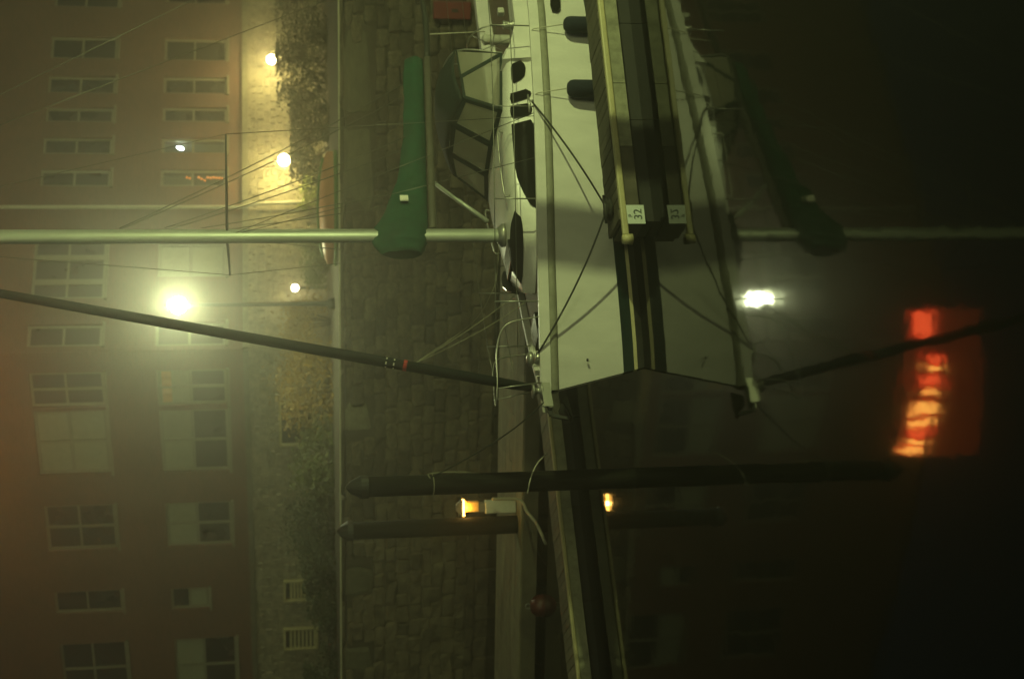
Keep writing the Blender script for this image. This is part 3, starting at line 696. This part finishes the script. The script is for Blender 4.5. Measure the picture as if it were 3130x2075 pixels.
# ================================================================== SAILBOAT
TH = math.radians(38); BOW = Vector((-.7, 17.8, 0)); sdir = Vector((math.cos(TH), math.sin(TH), 0)); wdir = Vector((math.sin(TH), -math.cos(TH), 0))
boat = thing('sailboat', 'white sailboat with dark wraparound windows and green sail cover, moored bow left', 'sailboat', tuple(BOW), TH)
def Lc(s, w_, z): return Vector((s, -w_, z))                # boat-local point: aft, towards the camera side, up
HB = [(0, .02), (.32, .2), (1.0, .5), (1.84, .8), (2.59, 1.09), (4.05, 1.52), (5.81, 1.87), (7.5, 1.95), (9.5, 1.8), (11, 1.5)]
HW = [(1.7, 0), (1.78, .1), (1.95, .24), (2.2, .42), (2.7, .64), (4.05, 1.05), (5.8, 1.4), (7.5, 1.5)]
SH = [(0, 1.28), (.36, 1.27), (1.82, 1.20), (2.58, 1.15), (4.03, 1.06), (5.76, .97), (7.5, .93), (11, .93)]
def lin(pts, s):
    if s <= pts[0][0]: return pts[0][1]
    for (a, b), (c, d) in zip(pts, pts[1:]):
        if s <= c: return b + (d - b) * (s - a) / (c - a)
    return pts[-1][1]
def smooth(pts, s, e=.35): return sum(lin(pts, s + e * k / 3) for k in range(-3, 4)) / 7
def hb(s): return lin(HB, s) if s < .6 else smooth(HB, s, min(.35, s * .4))
def sh(s): return smooth(SH, s)
def on_curve(X, Y, wf):
    """boat-local s, w, z where the sight line through a photo point meets the vertical surface w = wf(s)"""
    r = ray(X, Y); best = None
    for i in range(-60, 1000):
        s = i * .01; w_ = wf(s); p = BOW + sdir * s + wdir * w_; tt = p.y / r.y; e = abs(r.x * tt - p.x)
        if best is None or e < best[0]: best = (e, s, w_, CAM_H + r.z * tt)
    return best[1:]
def bp(X, Y, w_=0.0): return Lc(*on_curve(X, Y, lambda s: w_))

ST = [0, .08, .18, .32, .5, .7, 1.0, 1.35, 1.7, 2.1, 2.6, 3.2, 3.9, 4.7, 5.6, 6.5, 7.5, 8.5, 9.5, 10.4, 11]
def stem(z, zr=1.3): return .0 + (.36 * (1 - max(-.6, min(zr, z)) / zr) if z < zr else 0)
def hp(s, z):
    f = max(0, (11 - s) / 11); ss = s + stem(z) * f; k = 1.0
    if z < .0: k = max(.15, 1 + z * 1.1)
    flare = 1 - .05 * max(0, 1 - z / 1.2)
    return ss, hb(s) * k * flare
def strake(zs, name, mt, off=0.0, sheer_top=False, smooth_=True):
    o = MB()
    for sg_ in (1, -1):
        rows = []
        for s in ST:
            row = []
            for zf in zs:
                z = zf(s) if callable(zf) else zf
                ss, w_ = hp(s, z); row.append(Lc(ss, sg_ * (w_ + off), z))
            rows.append(row if sg_ > 0 else row[::-1])
        o.grid(rows)
    # transom
    tr = []
    for zf in zs:
        z = zf(11) if callable(zf) else zf; ss, w_ = hp(11, z); tr.append([Lc(ss, w_ + off, z), Lc(ss, -w_ - off, z)])
    o.grid(tr)
    return o.build(name, mt, boat, smooth_)
def lerpz(z0, f, k): return lambda s: z0 + (f(s) - z0) * k
zr_lo = lambda s: sh(s) - .055
strake([.30, lerpz(.30, zr_lo, .25), lerpz(.30, zr_lo, .5), lerpz(.30, zr_lo, .75), lerpz(.30, zr_lo, 1)], 'hull', gelcoat)
strake([.145, .22, .30], 'boot_stripe', bootblack, .002)
strake([.095, .145], 'waterline_stripe', cream, .002)
strake([-.5, -.3, -.1, .095], 'bottom', antifoul)
strake([lambda s: sh(s) + .052, lambda s: sh(s) + .12, lambda s: sh(s) + .185], 'bulwark', gelcoat)
rr = MB()
for sg_ in (1, -1):
    rows = []
    for s in ST:
        _, w_ = hp(s, sh(s)); ss = s
        row = [Lc(ss, sg_ * (w_ + dx), sh(s) + dz) for dx, dz in ((-.01, -.056), (.010, -.045), (.02, -.03), (.024, 0), (.02, .03), (.010, .045), (-.01, .056))]
        rows.append(row if sg_ > 0 else row[::-1])
    rr.grid(rows)
rr.build('rub_rail', rubber, boat, True)
# bulwark inside, cap rail and deck
dk = MB(); rows = []
for s in ST:
    _, w_ = hp(s, sh(s)); wi = max(.004, w_ - .05); z = sh(s) + .10
    rows.append([Lc(s + .02, wi, z), Lc(s + .02, wi * .5, z + .02), Lc(s + .02, 0, z + .03), Lc(s + .02, -wi * .5, z + .02), Lc(s + .02, -wi, z)])
dk.grid(rows); dk.build('deck', teak, boat)
cr_ = MB()
for sg_ in (1, -1):
    rows = []
    for s in ST:
        _, w_ = hp(s, sh(s)); wi = max(.004, w_ - .055); z = sh(s) + .187
        rows.append([Lc(s, sg_ * (w_ + .004), z - .012), Lc(s, sg_ * (w_ + .004), z + .006), Lc(s + .02, sg_ * wi, z + .006), Lc(s + .02, sg_ * wi, z - .10)])
    cr_.grid(rows if sg_ > 0 else [r_[::-1] for r_ in rows])
cr_.build('cap_rail', gelcoat, boat)

# coachroof
HS = [1.70, 1.74, 1.80, 1.88, 2.0, 2.15, 2.35, 2.6, 2.9, 3.3, 3.8, 4.4, 5.0, 5.35]
def hw(s): return lin(HW, s)
def rz(s): return 1.55 + .02 * min(1, max(0, (s - 2) / 2)) - .10 * max(0, (s - 4.2)) / 1.2 - .05 * max(0, 2.2 - s) / .5
ch = MB(); rows = []
for s in HS:
    w_ = hw(s); z0 = sh(s) + .09; z1 = rz(s); up_ = .10 * min(1, w_ / .8)
    rows.append([Lc(s - .04, w_ + .03, z0), Lc(s, w_, z0 + .08), Lc(s, w_, z1 - .05), Lc(s + .01, w_ * .97, z1), Lc(s + .02, w_ * .8, z1 + up_ * .55), Lc(s + .02, w_ * .4, z1 + up_ * .9), Lc(s + .02, 0, z1 + up_),
                 Lc(s + .02, -w_ * .4, z1 + up_ * .9), Lc(s + .02, -w_ * .8, z1 + up_ * .55), Lc(s + .01, -w_ * .97, z1), Lc(s, -w_, z1 - .05), Lc(s, -w_, z0 + .08), Lc(s - .04, -w_ - .03, z0)])
ch.grid(rows); ch.poly(rows[-1]); coach = ch.build('coachroof', gelcoat, boat, True)
# cockpit coaming
for sg_ in (1, -1):
    cm = MB(); rows = []
    for s, w_, zt_ in ((5.1, 1.30, 1.55), (5.4, 1.33, 1.42), (5.8, 1.40, 1.30), (7, 1.48, 1.27), (9, 1.45, 1.25), (10.6, 1.25, 1.25)):
        z0 = sh(s) + .08; rows.append([Lc(s, sg_ * (w_ + .05), z0), Lc(s, sg_ * w_, zt_), Lc(s, sg_ * (w_ - .28), zt_ + .02), Lc(s, sg_ * (w_ - .36), z0 - .1)])
    cm.grid(rows if sg_ < 0 else [r_[::-1] for r_ in rows]); cm.poly(rows[0]); cm.build('coaming', gelcoat, boat)
# windows on both sides of the coachroof, outlines traced on the camera side
def win(pts, sgn_both=True, name='cabin_window'):
    loc = [on_curve(X, Y, hw) for X, Y in pts]
    for sg_ in ((1, -1) if sgn_both else (1,)):
        o = MB(); n_ = len(loc)
        # subdivide along s so that the pane follows the curved side
        ss = sorted({round(p[0], 3) for p in loc}); s0, s1 = ss[0], ss[-1]
        def span(s):
            zs_ = []
            for k in range(n_):
                a_, b2 = loc[k], loc[(k + 1) % n_]
                if (a_[0] - s) * (b2[0] - s) <= 0 and abs(a_[0] - b2[0]) > 1e-6: zs_.append(a_[2] + (b2[2] - a_[2]) * (s - a_[0]) / (b2[0] - a_[0]))
            return (min(zs_), max(zs_)) if zs_ else None
        N = max(6, int((s1 - s0) / .08)); rows = []
        for k in range(N + 1):
            s = s0 + (s1 - s0) * min(.999, max(.001, k / N)); sp2 = span(s)
            if sp2:
                lo, hi = sp2; w_ = hw(s) + .012
                rows.append([Lc(s - .006, sg_ * w_, lo), Lc(s - .006, sg_ * w_, hi)] if sg_ > 0 else [Lc(s - .006, sg_ * w_, hi), Lc(s - .006, sg_ * w_, lo)])
        back = [[Vector((p.x, p.y - (-1 if sg_ > 0 else 1) * .02 * 0, p.z)) for p in r_] for r_ in rows]
        o.grid(rows)
        ob = o.build(name, dark_glass, boat)
        so = ob.modifiers.new('s', 'SOLIDIFY'); so.thickness = .012; so.offset = 0
win([(1562, 372), (1565, 420), (1572, 500), (1580, 545), (1600, 590), (1626, 636), (1642, 640), (1640, 560), (1634, 440), (1631, 378), (1622, 368)])
win([(1562, 322), (1558, 336), (1560, 352), (1568, 362), (1590, 358), (1620, 350), (1627, 338), (1624, 326), (1612, 318), (1590, 324)])
win([(1560, 288), (1558, 304), (1563, 318), (1590, 308), (1618, 300), (1624, 288), (1618, 276), (1606, 275), (1580, 282)])
win([(1560, 200), (1563, 252), (1570, 256), (1602, 240), (1606, 210), (1600, 188), (1590, 187)])
# raised front window, wraps the curved nose
loc = [on_curve(X, Y, hw) for X, Y in ((1572, 646), (1560, 690), (1557, 750), (1562, 810), (1575, 850), (1594, 882), (1598, 840), (1599, 760), (1597, 690), (1590, 655))]
win([(1572, 646), (1560, 690), (1557, 750), (1562, 800), (1575, 845), (1592, 868), (1597, 840), (1599, 760), (1597, 690), (1588, 652)], True, 'front_window')
# hull portlights
def hullw(s): return hb(s) * .985
for pts in ([(1681, -30), (1681, 22), (1687, 38), (1702, 40), (1711, 30), (1709, -30)],):
    loc = [on_curve(X, Y, hullw) for X, Y in pts]
    o = MB(); o.poly([Lc(s, w_ + .035, z) for s, w_, z in loc]); ob = o.build('hull_portlight', dark_glass, boat)
    so = ob.modifiers.new('s', 'SOLIDIFY'); so.thickness = .02
# mast, spreaders, boom
SM = 2.79; MZ = rz(SM) + .09
o = MB(); rows = []
for z in (MZ - .02, 3, 5, 7, 9, 12.2):
    rows.append([Lc(SM + .115 * math.cos(a_) , .075 * math.sin(a_), z) for a_ in [2 * math.pi * k / 16 for k in range(16)]])
o.grid(rows, True); o.poly(rows[-1]); mast = o.build('mast', alu, boat, True)
o = MB(); o.lathe([(.17, 0), (.17, .04), (.13, .08), (.12, .10)], tuple(Lc(SM, 0, MZ - .01)), 16); o.build('mast_collar', steel, boat, True)
ZS = 5.55
tipn, tipf = Lc(3.25, .86, ZS), Lc(3.25, -.86, ZS)
tn = on_curve(690, 410, lambda s: .95); tf = on_curve(703, 840, lambda s: -.95)
tipn = Lc(tn[0], .95, tn[2]); tipf = Lc(tf[0], -.95, tf[2])
for tp in (tipn, tipf):
    o = MB(); o.tube([Lc(SM, 0, ZS - .0), tp], [.022, .013], 8); o.build('spreader', pole_paint, mast, True)
o = MB(); b0 = Lc(SM + .12, 0, 2.665); b1 = Lc(6.62, 0, 2.455)
d_ = (b1 - b0).normalized(); rows = []
for k in range(2): rows.append([(b0 if k == 0 else b1) + Vector((0, .05 * math.cos(a_), .062 * math.sin(a_))) for a_ in [2 * math.pi * j / 12 for j in range(12)]])
o.grid(rows, True); o.poly(rows[0][::-1]); o.poly(rows[1]); boom = o.build('boom', boom_paint, boat, True)
o = MB(); o.tube(curve_pts([Lc(6.63, 0, 2.455), Lc(7.2, 0, 2.42), Lc(7.7, 0, 2.41), Lc(8.3, 0, 2.43)], 5), [.05] * 10 + [.042] * 6, 10); o.build('boom_end', pole_paint, boat, True)
o = MB(); o.tube([bp(1325, 557), bp(1395, 610), bp(1400, 613), bp(1490, 678)], [.028, .028, .036, .036], 10); o.build('boom_vang', alu, boat, True)
# green sail cover with collar round the mast
prof = [(2.44, 2.86, 3.43, .10), (2.50, 2.82, 3.47, .15), (2.62, 2.77, 3.53, .19), (2.79, 2.745, 3.56, .21), (3.0, 2.725, 3.47, .20), (3.25, 2.71, 3.34, .19), (3.55, 2.69, 3.22, .17), (3.85, 2.675, 3.13, .16), (4.3, 2.65, 3.04, .15), (4.8, 2.62, 2.965, .14), (5.3, 2.59, 2.925, .13), (5.8, 2.56, 2.89, .12), (6.3, 2.535, 2.855, .11), (6.52, 2.53, 2.835, .10), (6.56, 2.54, 2.82, .07)]
o = MB(); rows = []; rj = random.Random(4)
dense = []
for (a_, b2) in zip(prof, prof[1:]):
    for k in range(4): dense.append([a_[j] + (b2[j] - a_[j]) * k / 4 for j in range(4)])
dense.append(list(prof[-1]))
for s, zl, zh, hwid in dense:
    row = []
    for k in range(18):
        a_ = 2 * math.pi * k / 18; c_, s_ = math.cos(a_), math.sin(a_)
        zz = (zl + zh) / 2 + (zh - zl) / 2 * s_ * (1 + .035 * math.sin(s * 7.5) * (s_ > 0)); ww = hwid * c_ * (1 - .55 * max(0, s_)) * (1 + .2 * rj.uniform(-1, 1) + .12 * math.sin(s * 9))
        row.append(Lc(s + rj.uniform(-.008, .008), ww, zz + rj.uniform(-.008, .008)))
    rows.append(row)
o.grid(rows, True); o.poly(rows[0][::-1]); o.poly(rows[-1]); cover = o.build('sail_cover', green_canvas, boat, True)
lp = on_curve(1235, 607, lambda s: .20)
o = MB(); o.box(Lc(lp[0], .205, lp[2]), (.11, .012, .12)); ob = o.build('label_patch', white_patch, cover)
# lines of the cover: lazy jacks
def rope(name, pts, r, mt, parent=boat): o = MB(); o.tube(pts, r, 6); return o.build(name, mt, parent, True)
for (X, Y), zt_ in (((1231, 258), 7.0), ((1238, 417), 6.4), ((1190, 590), 5.9)):
    s, w_, z = on_curve(X, Y, lambda s: .14)
    for sg_ in (1, -1): rope('lazy_jack', sag(Lc(s, sg_ * .13, z), Lc(SM + .1, sg_ * .06, zt_ + (sg_ < 0) * .15), .12), .008, wire)
# shrouds
for sg_, tp in ((1, tipn), (-1, tipf)):
    chp = Lc(3.83, sg_ * 1.36, sh(3.83) + .12)
    rope('shroud', [chp, tp], .006, wire); rope('shroud', [tp, Lc(SM, sg_ * .05, 11.2)], .006, wire)
    rope('shroud', [Lc(3.95, sg_ * 1.33, sh(3.9) + .12), Lc(SM, sg_ * .07, ZS - .12)], .006, wire)
    rope('shroud', [Lc(3.2, sg_ * 1.18, sh(3.2) + .12), Lc(SM, sg_ * .07, ZS - .2)], .006, wire)
    rope('backstay', [Lc(10.9, sg_ * .9, 1.2), Lc(SM + .1, 0, 12.1)], .008, wire)
# furled headsail on the forestay
f0 = Lc(.05, 0, 1.50); f1 = Lc(2.70, 0, 12.1)
o = MB(); fs_ = [f0.lerp(f1, k) for k in (0, .012, .03, .2, .5, .8, .95)]
o.tube(fs_, [.02, .05, .065, .072, .068, .05, .03], 10); fsail = o.build('furled_sail', uv_cover, boat, True)
o = MB(); o.lathe([(.05, 0), (.10, .01), (.10, .03), (.045, .05), (.045, .10), (.10, .12), (.10, .14), (.03, .15)], tuple(Lc(.02, 0, 1.44)), 14); o.build('furling_drum', steel, boat, True)
def fband(z, r, h, mt, nm):
    k = (z - f0.z) / (f1.z - f0.z); a_ = f0.lerp(f1, k); b2 = a_ + (f1 - f0).normalized() * h; rope(nm, [a_, b2], r, mt, fsail)
fband(3.20, .080, .05, red_tape, 'red_band'); fband(3.36, .076, .018, white_patch, 'white_band'); fband(3.46, .076, .018, white_patch, 'white_band')
clew = f0.lerp(f1, (3.1 - f0.z) / (f1.z - f0.z)) + Vector((.06, 0, 0))
rope('jib_sheet', sag(clew, bp(1605, 925, .6), .10), .006, dim_rope); rope('jib_sheet', sag(clew, bp(1572, 905, .2), .06), .006, dim_rope)
rope('jib_sheet', curve_pts([clew, bp(1440, 990, -.3), bp(1500, 900, -.4), bp(1520, 830, -.5), bp(1524, 700, -.7)], 6), .005, dim_rope)
# stanchions, lifelines, pulpit
def rail_pt(s, sg_, h): return Lc(s, sg_ * (hb(s) - .06), sh(s) + .18 + h)
for sg_ in (1, -1):
    SS = [1.15, 2.55, 3.95, 5.35, 6.9, 8.6, 10.3]
    for s in SS: rope('stanchion', [rail_pt(s, sg_, -.02), rail_pt(s, sg_, .60)], .011, steel)
    for h in (.30, .59): rope('lifeline', [rail_pt(s, sg_, h) for s in [.55] + SS], .0065, wire)
    rope('pulpit', curve_pts([rail_pt(.95, sg_, 0), rail_pt(.85, sg_, .45), rail_pt(.55, sg_, .58), Lc(.1, sg_ * .17, sh(0) + .78), Lc(-.12, sg_ * .10, sh(0) + .80), Lc(-.18, 0, sh(0) + .80)], 5), .010, steel)
    rope('pulpit_leg', [Lc(.1, sg_ * .08, sh(0) + .18), Lc(-.02, sg_ * .13, sh(0) + .79)], .009, steel)
    rope('grab_rail', curve_pts([Lc(3.0, sg_ * .62, rz(3) + .05), Lc(3.05, sg_ * .62, rz(3) + .13), Lc(4.0, sg_ * .82, rz(4) + .13), Lc(4.05, sg_ * .82, rz(4) + .05)], 4), .012, steel)
# bow roller and anchor
o = MB(); o.box(Lc(-.08, .0, sh(0) + .10), (.42, .14, .05)); o.box(Lc(-.08, .07, sh(0) + .13), (.40, .015, .12)); o.box(Lc(-.08, -.07, sh(0) + .13), (.40, .015, .12)); o.build('bow_roller', steel, boat)
o = MB()
an0 = Lc(.25, 0, sh(0) + .18)
o.bar(an0, Lc(-.38, 0, sh(0) + .10), .03, .06); o.bar(Lc(-.38, 0, sh(0) + .10), Lc(-.44, 0, sh(0) - .14), .03, .05)
for sg_ in (1, -1): o.poly([Lc(-.46, 0, sh(0) - .16), Lc(-.42, sg_ * .17, sh(0) - .08), Lc(-.22, sg_ * .13, sh(0) - .03), Lc(-.08, 0, sh(0) - .13)]); o.poly([Lc(-.46, 0, sh(0) - .19), Lc(-.08, 0, sh(0) - .16), Lc(-.22, sg_ * .13, sh(0) - .05), Lc(-.42, sg_ * .17, sh(0) - .10)])
ob = o.build('anchor', MATS['black_pile_cap'], boat)
# bow cleat and hawse
cb_ = on_curve(1664, 1082, lambda s: hb(s) - .02); cleat(boat, Lc(cb_[0], hb(cb_[0]) - .03, sh(cb_[0]) + .19), (1, -.3, 0), steel, .8)
cm_ = on_curve(1650, 315, lambda s: hb(s) - .02); cleat(boat, Lc(cm_[0], hb(cm_[0]) - .03, sh(cm_[0]) + .19), (1, -.3, 0), steel, .9)
o = MB(); o.lathe([(.03, 0), (.02, .03)], (0, 0, 0), 8)
hl = on_curve(1797, 1111, lambda s: hb(s)); o = MB(); o.lathe([(.02, -.01), (.02, .01)], tuple(Lc(hl[0] + .05, hl[1] * 1.0 + .012, hl[2])), 8); o.build('drain_fitting', cone_cap, boat)
# sprayhood: canvas frame strips with clear panels
dh = {}
def D3(s, w_, z): return Lc(s, w_, z)
ribs = [[(4.35, .98, 1.60), (4.40, .90, 1.64), (4.80, .80, 2.12)], [(4.30, .32, 1.70), (4.30, .32, 1.72), (4.78, .30, 2.24)], [(4.30, -.32, 1.70), (4.30, -.32, 1.72), (4.78, -.30, 2.24)], [(4.35, -.98, 1.60), (4.40, -.90, 1.64), (4.80, -.80, 2.12)]]
hood = None
top_f = [D3(4.80, .80, 2.12), D3(4.78, .30, 2.24), D3(4.78, -.30, 2.24), D3(4.80, -.80, 2.12)]
top_b = [D3(5.75, .90, 2.16), D3(5.80, .34, 2.36), D3(5.80, -.34, 2.36), D3(5.75, -.90, 2.16)]
bot_f = [D3(4.38, .95, 1.60), D3(4.30, .32, 1.68), D3(4.30, -.32, 1.68), D3(4.38, -.95, 1.60)]
bot_b_n, bot_b_f = D3(5.45, 1.12, 1.50), D3(5.45, -1.12, 1.50)
cf, cb2 = curve_pts(top_f, 5), curve_pts(top_b, 5); o = MB(); o.grid([[a_.lerp(b2, k / 6) + Vector((0, 0, .07 * math.sin(math.pi * k / 6))) for a_, b2 in zip(cf, cb2)] for k in range(7)]); hood = o.build('sprayhood', dark_canvas, boat, True)
sol = hood.modifiers.new('s', 'SOLIDIFY'); sol.thickness = .012
def pane3(pts, inset=.17):
    c = sum(pts, Vector()) / len(pts); o = MB(); o.poly([p.lerp(c, inset) for p in pts]); o.build('clear_panel', vinyl, hood)
    fr = MB(); q_ = [p.lerp(c, inset * 1.12) for p in pts]
    for k in range(len(pts)): fr.quad(pts[k], pts[(k + 1) % len(pts)], q_[(k + 1) % len(pts)], q_[k])
    ob = fr.build('canvas_border', dark_canvas, hood); so = ob.modifiers.new('s', 'SOLIDIFY'); so.thickness = .01
for k in range(3): pane3([bot_f[k], bot_f[k + 1], top_f[k + 1], top_f[k]])
mid_n = D3(5.2, .86, 2.14)
pane3([bot_f[0], top_f[0], mid_n, bot_b_n], .12); pane3([mid_n, top_b[0], bot_b_n], .10)
mid_f = D3(5.2, -.86, 2.14)
pane3([bot_f[3], top_f[3], mid_f, bot_b_f], .12); pane3([mid_f, top_b[3], bot_b_f], .10)
rope('hood_hoop', curve_pts([bot_b_n, top_b[0] + Vector((-.02, 0, -.02)), top_b[1] + Vector((-.02, 0, -.02)), top_b[2] + Vector((-.02, 0, -.02)), top_b[3] + Vector((-.02, 0, -.02)), bot_b_f], 5), .016, steel)
# cockpit bits: winches, wheel and pedestal, aft hood edge
for sg_ in (1, -1):
    for s in (5.9, 6.9):
        o = MB(); o.lathe([(.075, 0), (.075, .03), (.05, .06), (.06, .15), (.065, .17), (.03, .18)], tuple(Lc(s, sg_ * 1.28, 1.29)), 12); o.build('winch', steel, boat, True)
o = MB(); o.lathe([(.12, .0), (.09, .1), (.08, .55), (.10, .62), (.05, .66)], tuple(Lc(7.1, 0, .86)), 12); o.build('steering_pedestal', post_white, boat, True)
o = MB(); o.tube([Lc(6.95, .42 * math.cos(a_), 1.36 + .42 * math.sin(a_)) for a_ in [2 * math.pi * k / 24 for k in range(25)]], .014, 6)
for k in range(6): o.tube([Lc(6.95, 0, 1.36), Lc(6.95, .42 * math.cos(k * math.pi / 3), 1.36 + .42 * math.sin(k * math.pi / 3))], .007, 5)
o.build('steering_wheel', steel, boat, True)
o = MB(); o.box(Lc(6.2, 1.28, 1.46), (.12, .10, .10)); o.build('deck_light_box', post_white, boat, bevel=.02)
rope('mainsheet', [Lc(7.2, 0, 2.42), Lc(7.3, 0, 1.45)], .010, pale_rope)
o = MB(); o.box(Lc(2.25, .08, rz(2.2) + .09), (.42, .42, .05)); o.build('roof_hatch', dark_glass, boat, bevel=.015)
o = MB(); o.box(Lc(1.0, 0, sh(1.0) + .16), (.42, .40, .06)); o.build('fore_hatch', dark_glass, boat, bevel=.015)
o = MB(); o.lathe([(.085, 0), (.085, .06), (.06, .10), (.10, .13), (.10, .17), (.04, .2)], tuple(Lc(.55, .0, sh(.5) + .13)), 12); o.build('windlass', steel, boat, True)

# ---- fenders hanging from the rail
def W3(p): return BOW + sdir * p.x + Vector((-sdir.y, sdir.x, 0)) * p.y + Vector((0, 0, p.z))
for (Ya, Xt, lab) in ((75, 1722, 'navy cloth covered fender hanging aft on the white hull, nearer the picture edge'), (270, 1733, 'navy cloth covered fender hanging midships above the narrow dock')):
    s, w_, z = on_curve(Xt, Ya, lambda s: hb(s) + .115)
    p = W3(Lc(s, hb(s) + .112, z)); fe = thing('fender', lab, 'fender', tuple(p), TH, 'navy fenders on the hull'); R_ = .128 if Ya > 100 else .12
    o = MB(); o.lathe([(.02, -.66), (R_ * .6, -.63), (R_, -.54), (R_, -.10), (R_ * .88, -.045), (R_ * .6, -.012), (.02, 0)], n=18); o.build('cover', navy, fe, True)
    o = MB(); top = Lc(s, hb(s) + .01, sh(s) + .195); o.tube([Vector((0, 0, -.01)), Vector((0, .09, top.z - z - .06)), Vector((0, .15, top.z - z))], .008, 6); o.build('lanyard', pale_rope, fe, True)
# ---- mooring lines
def line(name, label, pts, r, mt): o = MB(); o.tube(pts, r, 7); return tag(o.build(name, mt, None, True), label, 'rope', 'mooring lines')
clt = Vector((cl0.x, cl0.y, ZD + .09))
line('mooring_line', 'dark mooring line from the bow cleat down to the narrow dock cleat', sag(W3(Lc(cb_[0], hb(cb_[0]) - .0, sh(cb_[0]) + .22)), clt + Vector((-.05, .05, 0)), .07), .013, black_rope)
line('mooring_line', 'dark spring line from midships rail forward to the narrow dock cleat', sag(W3(Lc(cm_[0], hb(cm_[0]) + .0, sh(cm_[0]) + .22)), clt + Vector((.05, .05, .0)), .05), .013, black_rope)
pt1 = Vector((-1.96, 18.65, 0)) + Vector((.12, -.10, zloop))
line('mooring_line', 'thin dark line from the anchor roller up to the nearer piling', sag(W3(Lc(-.15, .05, sh(0) + .14)), pt1, .16), .010, black_rope)
line('mooring_line', 'pale frayed line looping beside the nearer piling above the left finger dock', curve_pts([at_y(1668, 1388, 19.0), at_y(1640, 1420, 18.7), at_y(1622, 1462, 18.45), at_y(1612, 1508, 18.4)], 6), .010, pale_rope)

# ------------------------------------------------------------------ haze
hz = MB(); hz.hexa([(-66, -26, -1.8), (66, -26, -1.8), (66, 98, -1.8), (-66, 98, -1.8), (-66, -26, 16.2), (66, -26, 16.2), (66, 98, 16.2), (-66, 98, 16.2)])
hm = bpy.data.materials.new('haze_air'); hm.use_nodes = True; t = hm.node_tree
for n_ in list(t.nodes):
    if n_.type == 'BSDF_PRINCIPLED': t.nodes.remove(n_)
pv = t.nodes.new('ShaderNodeVolumePrincipled'); pv.inputs['Density'].default_value = .0098; pv.inputs['Color'].default_value = (.92, .90, .82, 1); pv.inputs['Anisotropy'].default_value = .85
t.links.new(pv.outputs[0], t.nodes['Material Output'].inputs['Volume'])
tag(hz.build('haze', hm), kind='stuff')
